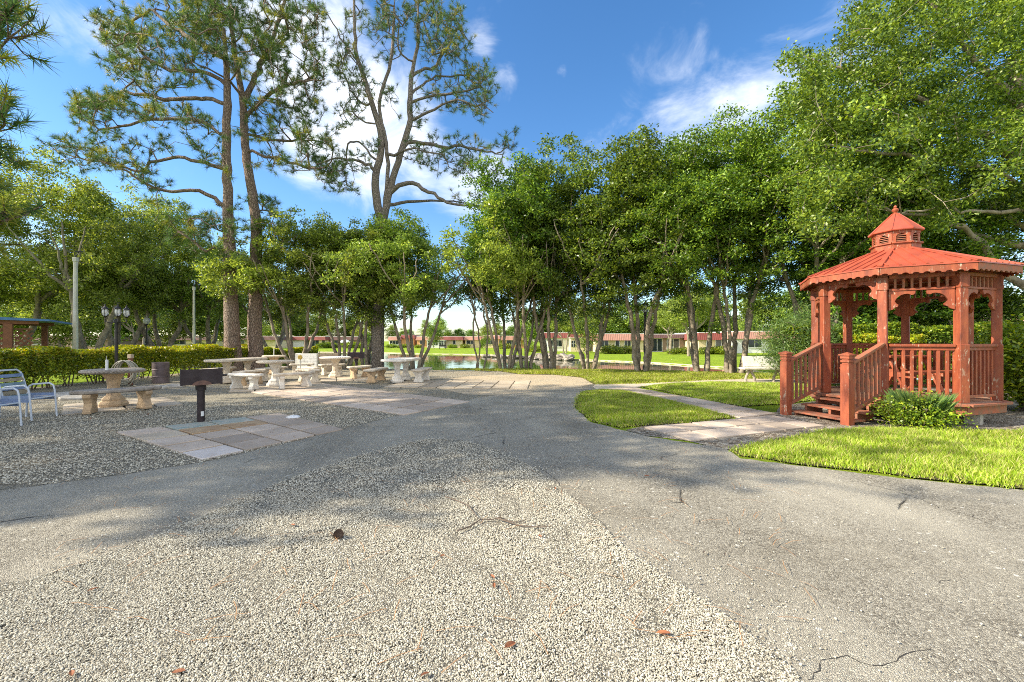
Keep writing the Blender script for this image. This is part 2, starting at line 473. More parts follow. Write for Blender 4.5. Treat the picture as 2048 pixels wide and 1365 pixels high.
    # houses
    M['w_cream'] = simple('cream_wall', (0.74, 0.62, 0.40), (0.66, 0.54, 0.34), 1.2, 0.85)
    M['w_white'] = simple('white_wall', (0.80, 0.79, 0.76), (0.70, 0.69, 0.66), 1.2, 0.85)
    M['w_orange'] = simple('orange_wall', (0.66, 0.36, 0.17), (0.56, 0.30, 0.14), 1.2, 0.85)
    M['w_brown'] = simple('brown_wall', (0.30, 0.20, 0.15), (0.24, 0.16, 0.12), 1.2, 0.85)
    for nm, a, c in (('tile_red', (0.27, 0.075, 0.06), (0.20, 0.055, 0.045)), ('tile_pink', (0.52, 0.27, 0.21), (0.42, 0.21, 0.16)), ('tile_dark', (0.15, 0.075, 0.065), (0.10, 0.05, 0.045))):
        m, nt, b = new_mat(nm); v = coords(nt)
        w = nd(nt, 'ShaderNodeTexWave', i_Scale=1.1, i_Distortion=0.3, i_Detail=2.0); w.bands_direction = 'X'
        nt.links.new(v, w.inputs['Vector'])
        nt.links.new(ramp(nt, noise(nt, v, 2, 5), [(0.3, c), (0.7, a)]), b.inputs['Base Color'])
        b.inputs['Roughness'].default_value = 0.8
        bump(nt, w.outputs[0], b, 0.02)
        M[nm] = m
    M['crack'] = simple('crack_shadow', (0.05, 0.045, 0.04), (0.03, 0.027, 0.024), 20, 0.95)
    m, nt, b = new_mat('window_glass')
    b.inputs['Base Color'].default_value = (0.03, 0.04, 0.045, 1); b.inputs['Roughness'].default_value = 0.06
    M['glass'] = m
    m, nt, b = new_mat('lamp_glass')
    b.inputs['Base Color'].default_value = (0.75, 0.76, 0.74, 1); b.inputs['Roughness'].default_value = 0.15
    b.inputs['Transmission Weight'].default_value = 0.35
    M['lampglass'] = m
    # water
    m, nt, b = new_mat('pond_water'); v = coords(nt, (1, 0.45, 1))
    b.inputs['Base Color'].default_value = (0.045, 0.065, 0.03, 1)
    b.inputs['Roughness'].default_value = 0.03; b.inputs['IOR'].default_value = 1.333
    b.inputs['Specular IOR Level'].default_value = 1.0
    n1 = noise(nt, v, 1.4, 3); bump(nt, n1, b, 0.016, 0.6)
    M['water'] = m
# ================================================================= ground, water, sky
def pts_in_poly(x, y, poly):
    ins = np.zeros(x.shape, bool); n = len(poly)
    for i in range(n):
        x1, y1 = poly[i][0], poly[i][1]; x2, y2 = poly[(i + 1) % n][0], poly[(i + 1) % n][1]
        if y1 == y2: continue
        c = ((y1 > y) != (y2 > y)) & (x < (x2 - x1) * (y - y1) / (y2 - y1) + x1)
        ins ^= c
    return ins


def poly_dist(x, y, poly):
    d = np.full(x.shape, 1e9); n = len(poly)
    for i in range(n):
        x1, y1 = poly[i][0], poly[i][1]; x2, y2 = poly[(i + 1) % n][0], poly[(i + 1) % n][1]
        dx, dy = x2 - x1, y2 - y1; L = dx * dx + dy * dy + 1e-9
        t = np.clip(((x - x1) * dx + (y - y1) * dy) / L, 0, 1)
        d = np.minimum(d, np.hypot(x - x1 - t * dx, y - y1 - t * dy))
    return d


def wobble(poly, amp=0.04, step=0.35, seed=1):
    """subdivide an outline and roughen it"""
    r = random.Random(seed); out = []; n = len(poly)
    for i in range(n):
        a = poly[i]; b = poly[(i + 1) % n]
        L = math.hypot(b[0] - a[0], b[1] - a[1]); k = max(1, int(L / step))
        for j in range(min(k, 160)):
            t = j / min(k, 160)
            sc = amp if j else amp * 0.3
            out.append((a[0] + (b[0] - a[0]) * t + r.uniform(-sc, sc), a[1] + (b[1] - a[1]) * t + r.uniform(-sc, sc)))
    return out


def smooth_poly(poly, it=2):
    for _ in range(it):
        q = []
        for i in range(len(poly)):
            a = poly[i]; b = poly[(i + 1) % len(poly)]
            q.append((a[0] * .75 + b[0] * .25, a[1] * .75 + b[1] * .25))
            q.append((a[0] * .25 + b[0] * .75, a[1] * .25 + b[1] * .75))
        poly = q
    return poly


def sheet(name, poly, z, mat, label=None, edge=None, kind='structure'):
    """one flat polygon; with edge it gets a skirt down to that level"""
    me = bpy.data.meshes.new(name); bm = bmesh.new()
    vs = [bm.verts.new((p[0], p[1], z)) for p in poly]
    f = bm.faces.new(vs)
    if f.normal.z < 0: f.normal_flip()
    f.normal_update()
    if edge is not None:
        lo = [bm.verts.new((p[0], p[1], edge)) for p in poly]
        for i in range(len(vs)):
            j = (i + 1) % len(vs); bm.faces.new((vs[i], lo[i], lo[j], vs[j]))
    bmesh.ops.triangulate(bm, faces=[f])
    bmesh.ops.recalc_face_normals(bm, faces=bm.faces)
    if sum(ff.normal.z * ff.calc_area() for ff in bm.faces) < 0: bmesh.ops.reverse_faces(bm, faces=bm.faces)
    bm.to_mesh(me); bm.free()
    o = link_mesh(name, me, mat); o['kind'] = kind
    if label: o['label'] = label
    return o


POND = [(-62, 30), (-40, 29), (-24, 25), (-16, 22.6), (-9, 21.9), (-3, 21.0), (2, 20.6), (6, 20.0), (9.4, 18.9), (11.5, 17.6), (15, 16.2), (24, 15.6), (48, 17),
        (48, 25), (30, 24), (20, 25), (16.2, 26.3), (14.9, 28.7), (13.4, 32), (11.8, 35.9), (9.4, 38.5), (6.4, 41.5), (4, 44), (2, 47.5), (-1.6, 55), (-6, 58), (-11.7, 60), (-20, 66), (-30, 70), (-42, 73), (-62, 73)]


def gxy(pts, z=0.0):
    return [tuple(G(px, py, z))[:2] for px, py in pts]


YARD = [(-14.2, 1.0)] + [(-14.2, 21.5), (-6, 20.8)] + gxy([(860, 741), (1000, 743), (1040, 749), (1110, 750), (1180, 758), (1190, 775)]) + [(0.8, 8.0), (0.2, 1.0)]
ASPH = gxy([(0, 985), (250, 952), (420, 925), (560, 893), (640, 872), (760, 842), (870, 815), (960, 797), (1080, 783), (1190, 774), (1196, 786), (1152, 800), (1150, 817), (1180, 846), (1240, 862), (1290, 874), (1450, 900), (1480, 920), (1700, 947), (1800, 960), (2048, 984)]) + [(10, 3.2), (10, -1), (-8, -1), (-8, 4.2)]
PATCH = gxy([(1606, 1365), (1560, 1325), (1400, 1200), (1250, 1105), (1180, 1030), (1110, 968), (1050, 928), (960, 890), (880, 879), (800, 890), (640, 938), (520, 985), (380, 1050), (200, 1120), (0, 1185)]) + [(-4.2, 2.0), (-3.4, 0.9), (-2.0, 0.4), (0.6, 0.4), (1.0, 1.0)]
GRASS_A = gxy([(1462, 905), (1500, 893), (1560, 880), (1640, 864), (1720, 858), (1850, 860), (2048, 866)]) + [(10.5, 8.0), (12.5, 4.0), (8.5, 3.6)] + gxy([(2048, 982), (1900, 966), (1700, 943), (1580, 930), (1480, 914)])
GRASS_B = gxy([(1152, 800), (1165, 785), (1200, 782), (1250, 784), (1330, 801), (1400, 818), (1468, 837), (1400, 846), (1300, 853), (1240, 858), (1185, 845), (1152, 817)])
GRASS_C = gxy([(1283, 776), (1340, 769), (1440, 767), (1560, 769), (1640, 770), (1640, 800), (1570, 810), (1480, 815), (1400, 801), (1330, 785)])
GRASS_D = gxy([(870, 741), (1000, 744), (1040, 750), (1110, 751), (1165, 757), (1192, 772), (1280, 770), (1440, 762), (1500, 760), (1560, 761), (1700, 764)]) + [(13.5, 15.0), (11.6, 16.4), (9.2, 18.1), (5.8, 19.3), (1.5, 20.0), (-3, 20.4)]
MULCH = gxy([(1553, 826), (1560, 812), (1640, 803), (1700, 790)]) + [(9.5, 12.5), (22, 12), (22, 7.5)] + gxy([(2048, 871), (1850, 864), (1720, 862), (1640, 868), (1560, 884), (1480, 902), (1440, 900), (1380, 884), (1290, 873), (1250, 862), (1290, 853), (1470, 840)])
WALK1 = gxy([(1186, 775), (1190, 770), (1280, 769), (1440, 761), (1500, 759), (1570, 760), (1700, 763), (1700, 769), (1570, 768), (1440, 767), (1340, 769), (1284, 775), (1240, 783), (1196, 785)])
APRON = gxy([(1190, 772), (1184, 759), (1130, 750), (1060, 749), (960, 752), (880, 760), (860, 775), (960, 796), (1080, 784)])


def ground():
    xs = np.concatenate([[-1600, -700, -350, -200, -130, -95], np.arange(-72, -30, 1.0), np.arange(-30, 30, 0.45), np.arange(30, 60, 1.0), [75, 100, 150, 250, 500, 900, 1600]])
    ys = np.concatenate([[-40, -15, 0, 8, 13], np.arange(15, 30, 0.4), np.arange(30, 62, 0.6), np.arange(62, 80, 0.8), [84, 92, 105, 130, 180, 300, 600, 1200, 2500]])
    X, Y = np.meshgrid(xs, ys)
    ins = pts_in_poly(X, Y, POND); d = poly_dist(X, Y, POND); sd = np.where(ins, -d, d)
    sm = lambda t: np.clip(t, 0, 1) ** 2 * (3 - 2 * np.clip(t, 0, 1))
    base = -0.33 * sm((Y - 22) / 12) + 0.10 * np.sin(X * 0.11) * np.sin(Y * 0.09) * sm((Y - 40) / 20)
    z = np.where(sd > 0, base * sm(sd / 1.3) + (-0.44) * (1 - sm(sd / 1.3)), -0.44 - 1.1 * sm(-sd / 1.6))
    V = np.stack([X, Y, z], -1).reshape(-1, 3)
    ny, nx = X.shape; i = np.arange(ny - 1)[:, None] * nx + np.arange(nx - 1)[None, :]
    Fq = np.stack([i, i + 1, i + 1 + nx, i + nx], -1).reshape(-1, 4)
    o = np_mesh('ground', V, Fq, M['lawn'], smooth=True); tag(o, kind='structure')
    w = MB(); w.add([(-80, 14.5, -.5), (60, 14.5, -.5), (60, 84, -.5), (-80, 84, -.5)], [(0, 1, 2, 3)])
    tag(w.build('pond_water', M['water']), kind='structure')
    # strip of pale mud and stone along the far bank
    far = [p for p in POND[13:-1]]
    b = MB(); pr = None
    cx = [(p[0], p[1]) for p in smooth_poly(POND, 2)]
    seg = [p for p in cx if p[1] > 24.3 + 0 * p[0] or p[0] > 16]
    seg = [p for p in cx if (p[1] > 25 and p[0] > -41 and not (p[0] < -15 and p[1] < 40))]
    for a, c in zip(seg[:-1], seg[1:]):
        if math.hypot(a[0] - c[0], a[1] - c[1]) > 12: continue
        b.bar((a[0], a[1], -0.47), (c[0], c[1], -0.47), 0.10, 0.13)
    tag(b.build('bank_edging', M['walk']), kind='structure')
    # sheets over the near ground, each 4 mm higher than the one below
    sheet('gravel_yard', wobble(YARD, 0.05, 0.4, 1), 0.004, M['yard'])
    sheet('sandy_path', wobble(smooth_poly(APRON, 1), 0.04, 0.4, 6), 0.007, M['sandy'])
    sheet('shell_bed', wobble(MULCH, 0.03, 0.3, 2), 0.008, M['mulch'])
    sheet('asphalt_path', wobble(ASPH, 0.022, 0.12, 3), 0.013, M['asphalt'], edge=0.0)
    sheet('gravel_bed', wobble(wobble(smooth_poly(PATCH, 1), 0.05, 0.45, 14), 0.022, 0.07, 4), 0.018, M['gravel'])
    sheet('walkway', wobble(WALK1, 0.012, 0.3, 5), 0.022, M['walk'], edge=0.0)
    # cracks opened in the old asphalt
    cb = MB()
    for ci, cr in enumerate(([(1800, 985), (1850, 1003), (1880, 1018), (1940, 1030), (1985, 1052), (2048, 1064)], [(1615, 1365), (1640, 1338), (1638, 1318), (1700, 1318), (1740, 1332), (1780, 1330), (1815, 1310), (1850, 1302), (1862, 1292)], [(1870, 1165), (1890, 1160), (1912, 1158)], [(1080, 938), (1110, 957), (1130, 985), (1165, 1003)], [(1700, 960), (1745, 972), (1800, 985)])):
        q = [G(x, y, .0142) for x, y in cr]; rr = random.Random(ci); pts = []
        for a, c in zip(q[:-1], q[1:]):
            k = max(2, int((c - a).length / .035))
            for j in range(k): pts.append(a.lerp(c, j / k) + Vector((rr.gauss(0, .008), rr.gauss(0, .008), 0)))
        for a, c in zip(pts[:-1], pts[1:]):
            w = rr.uniform(.0005, .0026) * (1.6 if a.y > 3.5 else 1); d = (c - a).normalized(); s = Vector((-d.y, d.x, 0)) * w
            cb.add([a - s, a + s, c + s, c - s], [(0, 1, 2, 3)])
    tag(cb.build('asphalt_cracks', M['crack']), kind='structure')
    for i, g in enumerate((GRASS_A, GRASS_B, GRASS_C, GRASS_D)):
        sheet('lawn', wobble(g, 0.04, 0.2, 10 + i), 0.0185 + 0.001 * i, M['turf_soil'])


def blades(poly, n, hmin, hmax, w, seed, near_bias=0.0, z=0.018):
    r = np.random.default_rng(seed)
    p = np.array(poly); lo = p.min(0); hi = p.max(0)
    x = r.uniform(lo[0], hi[0], n * 4); y = r.uniform(lo[1], hi[1], n * 4)
    k = pts_in_poly(x, y, poly)
    d = poly_dist(x, y, poly)
    k &= r.random(len(x)) < np.clip(0.5 + d * 3.0, 0, 1)
    if near_bias: k &= r.random(len(x)) < np.clip((lo[1] + near_bias) / y, 0, 1) ** 2
    # patchy turf
    pn = np.sin(x * 2.3 + 1.3 * np.sin(y * 1.7)) * np.sin(y * 2.9 + 1.1 * np.sin(x * 1.3))
    k &= r.random(len(x)) < 0.75 + 0.25 * pn
    x = x[k][:n]; y = y[k][:n]; d = d[k][:n]; pn = pn[k][:n]; m = len(x)
    x = x + r.normal(0, .05, m); y = y + r.normal(0, .05, m)
    pn = pn * .7 + .6 * np.sin(x * 6.1 + 2 * np.sin(y * 4.3)) * np.sin(y * 7.7)
    h = r.uniform(hmin, hmax, m) * np.clip(0.28 + d * 1.8, 0.28, 1) * (1 + 0.22 * pn)
    a = r.uniform(0, 2 * np.pi, m); lean = r.uniform(0.15, 0.75, m) * h
    la = r.uniform(0, 2 * np.pi, m)
    ww = w * r.uniform(0.7, 1.3, m)
    dx = np.cos(a) * ww; dy = np.sin(a) * ww
    V = np.zeros((m, 5, 3))
    V[:, 0] = np.stack([x - dx, y - dy, np.full(m, z)], 1); V[:, 1] = np.stack([x + dx, y + dy, np.full(m, z)], 1)
    mx = x + np.cos(la) * lean * .35; my = y + np.sin(la) * lean * .35
    V[:, 2] = np.stack([mx + dx * .8, my + dy * .8, z + h * .6], 1); V[:, 3] = np.stack([mx - dx * .8, my - dy * .8, z + h * .6], 1)
    V[:, 4] = np.stack([x + np.cos(la) * lean, y + np.sin(la) * lean, z + h * .95], 1)
    b = np.arange(m)[:, None] * 5
    T = np.concatenate([b + [0, 1, 2], b + [0, 2, 3], b + [3, 2, 4]], 1).reshape(-1, 3)
    return V.reshape(-1, 3), T


def grass():
    for nm, g, n, h0, h1, w, s, nb in (('grass', GRASS_A, 110000, .035, .115, .0042, 21, 1.5), ('grass', GRASS_B, 50000, .03, .10, .005, 22, 0),
                                       ('grass', GRASS_C, 60000, .03, .10, .007, 23, 0), ('grass', GRASS_D, 60000, .05, .12, .010, 24, 0)):
        V, T = blades(g, n, h0, h1, w, s, nb)
        o = np_mesh(nm, V, T, M['grass']); o['kind'] = 'stuff'
        o['label'] = {21: 'bright green grass in front of the gazebo', 22: 'wedge of green grass between the asphalt and the slab path',
                      23: 'green grass between the walkway and the slab path', 24: 'grass strip along the pond bank'}[s]
        o['category'] = 'grass'


PADS = []


def pebbles():
    r = np.random.default_rng(3)
    ptsx = []; ptsy = []; sc = []
    poly = smooth_poly(PATCH, 1)

    def fill(n, y0, y1, s0, s1, poly, edge=0.0):
        y = r.uniform(y0, y1, n); x = r.uniform(-1.25, 1.25, n) * y
        k = pts_in_poly(x, y, poly)
        if edge: k |= False
        x = x[k]; y = y[k]
        ptsx.append(x); ptsy.append(y); sc.append(r.uniform(s0, s1, len(x)))
    fill(190000, 1.5, 2.6, .0020, .0050, poly)
    fill(160000, 2.6, 3.8, .0028, .0056, poly)
    fill(100000, 3.8, 5.9, .0045, .0078, poly)
    y = r.uniform(.35, 1.5, 60000); x = r.uniform(-4.2, 1.4, 60000); k = pts_in_poly(x, y, poly); ptsx.append(x[k]); ptsy.append(y[k]); sc.append(r.uniform(.003, .0062, k.sum()))
    y = r.uniform(1.5, 3.2, 30000); x = -1.25 * y - r.random(30000) * 2; k = pts_in_poly(x, y, poly); ptsx.append(x[k]); ptsy.append(y[k]); sc.append(r.uniform(.003, .0062, k.sum()))
    # loose stones kicked out over the asphalt, thinning away from the edge, and some in the yard
    n = 90000; y = r.uniform(1.5, 6.5, n); x = r.uniform(-1.25, 1.25, n) * y
    ins = pts_in_poly(x, y, poly); d = poly_dist(x, y, poly)
    k = (~ins) & (r.random(n) < 0.85 * np.exp(-d * 4.5) * (.55 + .45 * np.sin(x * 7 + 3 * np.sin(y * 5))) + 0.012) & pts_in_poly(x, y, ASPH)
    ptsx.append(x[k]); ptsy.append(y[k]); sc.append(r.uniform(.0025, .006, k.sum()))
    n = 62000; y = r.uniform(4, 9.5, n); x = r.uniform(-1.25, 0.1, n) * y
    k = pts_in_poly(x, y, YARD) & ~pts_in_poly(x, y, ASPH)
    for q in PADS: k &= ~(pts_in_poly(x, y, q) & (r.random(n) < np.clip(poly_dist(x, y, q) * 8, .2, .985)))
    ptsx.append(x[k]); ptsy.append(y[k]); sc.append(r.uniform(.004, .0095, k.sum()))
    x = np.concatenate(ptsx); y = np.concatenate(ptsy); s = np.concatenate(sc)
    # slight undulation: piles and hollows
    z = 0.019 + 0.004 * np.sin(x * 9 + 2 * np.sin(y * 5)) + r.uniform(-.003, .004, len(x))
    me = bpy.data.meshes.new('gravel_stones'); me.vertices.add(len(x))
    me.vertices.foreach_set('co', np.stack([x, y, z], 1).astype(np.float32).ravel())
    at = me.attributes.new('sz', 'FLOAT', 'POINT'); at.data.foreach_set('value', s.astype(np.float32))
    o = bpy.data.objects.new('gravel_stones', me); COL.objects.link(o)
    tag(o, 'loose pale gravel stones spread over the ground', 'gravel', kind='stuff')
    ng = bpy.data.node_groups.new('pebbles', 'GeometryNodeTree')
    ng.interface.new_socket('Geometry', in_out='INPUT', socket_type='NodeSocketGeometry')
    ng.interface.new_socket('Geometry', in_out='OUTPUT', socket_type='NodeSocketGeometry')
    N = ng.nodes; L = ng.links
    gi = N.new('NodeGroupInput'); go = N.new('NodeGroupOutput')
    ico = N.new('GeometryNodeMeshIcoSphere'); ico.inputs['Subdivisions'].default_value = 2; ico.inputs['Radius'].default_value = 1
    sp = N.new('GeometryNodeSetPosition'); nz = N.new('ShaderNodeTexNoise'); nz.inputs['Scale'].default_value = 0.9
    sub = N.new('ShaderNodeVectorMath'); sub.operation = 'SUBTRACT'; sub.inputs[1].default_value = (.5, .5, .5)
    ml = N.new('ShaderNodeVectorMath'); ml.operation = 'SCALE'; ml.inputs['Scale'].default_value = 1.1
    L.new(nz.outputs['Color'], sub.inputs[0]); L.new(sub.outputs[0], ml.inputs[0]); L.new(ml.outputs[0], sp.inputs['Offset'])
    L.new(ico.outputs[0], sp.inputs[0])
    sm = N.new('GeometryNodeSetMaterial'); sm.inputs['Material'].default_value = M['pebble']
    L.new(sp.outputs[0], sm.inputs[0])
    iop = N.new('GeometryNodeInstanceOnPoints')
    L.new(gi.outputs[0], iop.inputs['Points']); L.new(sm.outputs[0], iop.inputs['Instance'])
    rot = N.new('FunctionNodeRandomValue'); rot.data_type = 'FLOAT_VECTOR'
    rot.inputs[0].default_value = (-.5, -.5, 0); rot.inputs[1].default_value = (.5, .5, 6.28)
    L.new(rot.outputs[0], iop.inputs['Rotation'])
    na = N.new('GeometryNodeInputNamedAttribute'); na.data_type = 'FLOAT'; na.inputs['Name'].default_value = 'sz'
    rs = N.new('FunctionNodeRandomValue'); rs.data_type = 'FLOAT_VECTOR'
    rs.inputs[0].default_value = (.8, .6, .5); rs.inputs[1].default_value = (1.3, 1.0, .85)
    vm = N.new('ShaderNodeVectorMath'); vm.operation = 'SCALE'
    L.new(rs.outputs[0], vm.inputs[0]); L.new(na.outputs[0], vm.inputs['Scale']); L.new(vm.outputs[0], iop.inputs['Scale'])
    L.new(iop.outputs[0], go.inputs[0])
    md = o.modifiers.new('pebbles', 'NODES'); md.node_group = ng


def paver_grid(name, quad, nu, nv, mat, z0=0.004, z1=0.03, gap=0.02, seed=0, skip=(), special=None):
    """slabs laid in a grid inside the four ground corners quad (bl, br, tr, tl)"""
    r = random.Random(seed); mb = MB(); extra = []
    PADS.append([tuple(p) for p in quad])
    q = [Vector((p[0], p[1])) for p in quad]

    def at(u, v):
        return (q[0] * (1 - u) + q[1] * u) * (1 - v) + (q[3] * (1 - u) + q[2] * u) * v
    for i in range(nu):
        for j in range(nv):
            if (i, j) in skip: continue
            c = [at(i / nu, j / nv), at((i + 1) / nu, j / nv), at((i + 1) / nu, (j + 1) / nv), at(i / nu, (j + 1) / nv)]
            m = sum(c, Vector((0, 0))) / 4
            L = (c[1] - c[0]).length
            c = [m + (p - m) * (1 - gap / L * 2) for p in c]
            dz = r.uniform(-.004, .004)
            tl = [r.uniform(-.003, .003) for _ in c]
            top = [(p.x, p.y, z1 + dz + t) for p, t in zip(c, tl)]
            bot = [(p.x, p.y, z0) for p in c]
            t = MB() if special and (i, j) in special else mb
            t.add(bot + top, [(3, 2, 1, 0), (4, 5, 6, 7), (0, 1, 5, 4), (1, 2, 6, 5), (2, 3, 7, 6), (3, 0, 4, 7)])
            if t is not mb: extra.append((special[(i, j)], t))
    o = mb.build(name, M[mat], bevel=0.004); o['kind'] = 'structure'
    for mt, t in extra:
        e = t.build('paving_slab', M[mt], bevel=0.004); e['kind'] = 'structure'
    return o


def paving():
    g = lambda x, y: tuple(G(x, y))[:2]
    # slabs around the grill
    paver_grid('slab_paving', [g(402, 925), g(690, 862), g(560, 830), g(228, 868)], 4, 5, 'slab', seed=1,
               special={(0, 0): 'slab_white', (0, 3): 'slab_tan', (1, 4): 'teal', (2, 4): 'teal', (1, 3): 'rust', (2, 3): 'rust'})
    # big pad behind
    paver_grid('slab_paving', [g(808, 834), g(942, 806), g(640, 768), g(500, 787)], 4, 9, 'slab', seed=2)
    # pad with the rectangular table
    paver_grid('slab_paving', [g(765, 777), g(1056, 780), g(1062, 763), g(815, 763)], 8, 2, 'slab_tan', seed=3)
    # pads under the tables
    paver_grid('slab_paving', [g(120, 834), g(370, 812), g(330, 797), g(125, 812)], 4, 2, 'slab_tan', seed=4)
    paver_grid('slab_paving', [g(455, 787), g(660, 779), g(640, 766), g(470, 768)], 4, 2, 'slab_tan', seed=5)
    paver_grid('slab_paving', [g(640, 766), g(740, 763), g(735, 755), g(640, 756)], 3, 1, 'slab_tan', seed=6)
    # slab path to the gazebo steps
    paver_grid('slab_path', [g(1382, 886), g(1285, 858), g(1545, 834), g(1652, 855)], 2, 6, 'slab', seed=7)
    paver_grid('slab_path', [g(1480, 839), g(1555, 830), g(1262, 776), g(1215, 780)], 2, 11, 'slab', seed=8)


def world_and_light():
    sc = bpy.context.scene
    el, az = R(33), R(-101)     # sun low on the left
    d = Vector((math.sin(az) * math.cos(el), math.cos(az) * math.cos(el), math.sin(el)))
    sun = bpy.data.lights.new('sun', 'SUN'); sun.energy = 5.0; sun.angle = R(0.6); sun.color = (1.0, 0.90, 0.72)
    so = bpy.data.objects.new('sun', sun); COL.objects.link(so); so.location = (-20, 0, 30)
    so.rotation_euler = (-d).to_track_quat('-Z', 'Y').to_euler()
    w = bpy.data.worlds.new('World'); sc.world = w; w.use_nodes = True
    nt = w.node_tree; bg = nt.nodes['Background']
    sky = nt.nodes.new('ShaderNodeTexSky'); sky.sky_type = 'NISHITA'; sky.sun_disc = False
    sky.sun_elevation = el; sky.sun_rotation = az
    sky.air_density = 1.0; sky.dust_density = 0.3; sky.ozone_density = 1.6; sky.altitude = 0
    tc = nt.nodes.new('ShaderNodeTexCoord'); v = tc.outputs['Generated']
    tint = mixc(nt, sky.outputs[0], (0.97, 0.99, 1.04), 1.0, 'MULTIPLY')
    hs = nd(nt, 'ShaderNodeHueSaturation', i_Saturation=1.24, i_Value=1.34); nt.links.new(tint, hs.inputs['Color'])
    # clouds: noise gated by soft patches of sky directions
    mp = nt.nodes.new('ShaderNodeMapping'); mp.inputs['Scale'].default_value = (1.0, 1.0, 1.7); mp.inputs['Rotation'].default_value = (0, R(25), 0)
    nt.links.new(v, mp.inputs[0])
    n1 = nd(nt, 'ShaderNodeTexNoise', i_Scale=5.5, i_Detail=9.0, i_Roughness=0.6, i_Distortion=0.5)
    nt.links.new(mp.outputs[0], n1.inputs['Vector'])
    total = None
    for item in ((620, 120, .22, .42), (760, 250, .24, .44), (650, 300, .16, .35), (1490, 235, .17, .34), (1400, 290, .22, .28), (1560, 150, .20, .27), (1250, 300, .22, .22), (1330, 150, .16, .16), (960, 370, .18, .28), (90, 20, .09, .22),
                             (210, 60, .07, .22), (150, 40, .07, .22), (280, 130, .08, .16), (965, 90, .05, .17), (1005, 165, .06, .19), (1000, 200, .05, .18), (1125, 145, .022, .2), (1210, 330, .18, .16), (1700, 90, .16, .28), (2040, 580, .25, .2),
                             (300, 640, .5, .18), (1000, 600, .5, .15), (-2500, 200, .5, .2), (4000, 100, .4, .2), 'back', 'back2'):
        if item == 'back': dv = Vector((.3, -1, .45)).normalized(); rad, amt = 1.62, .8  # unseen white cloud behind the camera, added to lift and neutralise the shadow fill
        elif item == 'back2': dv = Vector((.9, -.2, .5)).normalized(); rad, amt = .5, .4  # smaller unseen cloud off to the right, added as fill with it
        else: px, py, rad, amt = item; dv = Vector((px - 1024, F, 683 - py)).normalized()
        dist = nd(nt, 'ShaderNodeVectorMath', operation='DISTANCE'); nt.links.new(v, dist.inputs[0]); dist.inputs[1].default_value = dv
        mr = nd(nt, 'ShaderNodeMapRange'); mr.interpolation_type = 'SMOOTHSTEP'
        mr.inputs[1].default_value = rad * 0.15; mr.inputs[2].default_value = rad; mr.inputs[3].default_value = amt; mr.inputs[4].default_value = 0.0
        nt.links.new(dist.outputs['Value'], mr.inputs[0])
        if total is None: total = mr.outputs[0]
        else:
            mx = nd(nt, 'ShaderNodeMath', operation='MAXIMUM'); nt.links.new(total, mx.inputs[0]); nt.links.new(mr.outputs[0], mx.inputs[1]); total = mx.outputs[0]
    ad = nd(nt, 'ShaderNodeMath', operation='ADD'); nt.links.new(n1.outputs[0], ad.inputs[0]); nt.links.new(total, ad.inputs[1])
    cl = nd(nt, 'ShaderNodeMapRange'); cl.interpolation_type = 'SMOOTHSTEP'; cl.inputs[1].default_value = 0.60; cl.inputs[2].default_value = 1.12
    nt.links.new(ad.outputs[0], cl.inputs[0])
    mix = nd(nt, 'ShaderNodeMix'); mix.data_type = 'RGBA'
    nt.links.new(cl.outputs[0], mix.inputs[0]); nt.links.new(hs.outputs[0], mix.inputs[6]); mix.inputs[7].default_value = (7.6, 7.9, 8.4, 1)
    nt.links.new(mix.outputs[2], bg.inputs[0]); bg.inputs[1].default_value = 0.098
    cam = bpy.data.cameras.new('camera'); cam.sensor_width = 36; cam.lens = F / 2048 * 36
    cam.clip_end = 5000; cam.clip_start = 0.05
    co = bpy.data.objects.new('camera', cam); COL.objects.link(co); co.location = (0, 0, CH); co.rotation_euler = (R(90), 0, 0)
    sc.camera = co
    sc.view_settings.view_transform = 'Standard'; sc.view_settings.look = 'None'; sc.view_settings.gamma = 1
    sc.view_settings.exposure = 0.9
    sc.cycles.filter_width = 1.0; sc.cycles.use_denoising = False; sc.cycles.max_bounces = 5; sc.cycles.transparent_max_bounces = 4
    sc.cycles.diffuse_bounces = 3
# ================================================================= gazebo
GC = Vector((7.30, 8.0, 0)); GT = R(175.4); GR = 1.266


def gpt(k, r, z=0.0):
    a = GT + k * math.pi / 4
    return Vector((r * math.cos(a), r * math.sin(a), z))


def side_M(k, r, z=0.0, inset=0.0):
    """frame with x running from corner k to corner k+1, y pointing outward"""
    a = gpt(k, r); b = gpt(k + 1, r); x = (b - a).normalized(); n = Vector((x.y, -x.x, 0))
    if n.dot(a) < 0: n = -n
    m = Matrix((x, n, Vector((0, 0, 1)))).transposed().to_4x4()
    m.translation = a + x * inset + Vector((0, 0, z))
    return m, (b - a).length - 2 * inset


def bracket_outline(L, H, cusp=1):
    """quarter-round corner bracket with scalloped inner edge; corner at (0, 0), arm along +x, leg down -z"""
    out = [(0, 0), (L, 0), (L, -0.035)]
    out += [(L - 0.015, -0.065), (L - 0.05, -0.075), (L - 0.075, -0.055), (L - 0.10, -0.05)]
    for i in range(1, 8):
        t = i / 8 * math.pi / 2
        x = (L - 0.10) * (1 - math.sin(t)) + 0.075 * math.sin(t); z = -0.05 - (H - 0.17) * (1 - math.cos(t))
        out.append((x, z))
    out += [(0.10, -H + 0.12), (0.125, -H + 0.10), (0.12, -H + 0.07), (0.085, -H + 0.055), (0.055, -H + 0.02), (0.0, -H)]
    return out


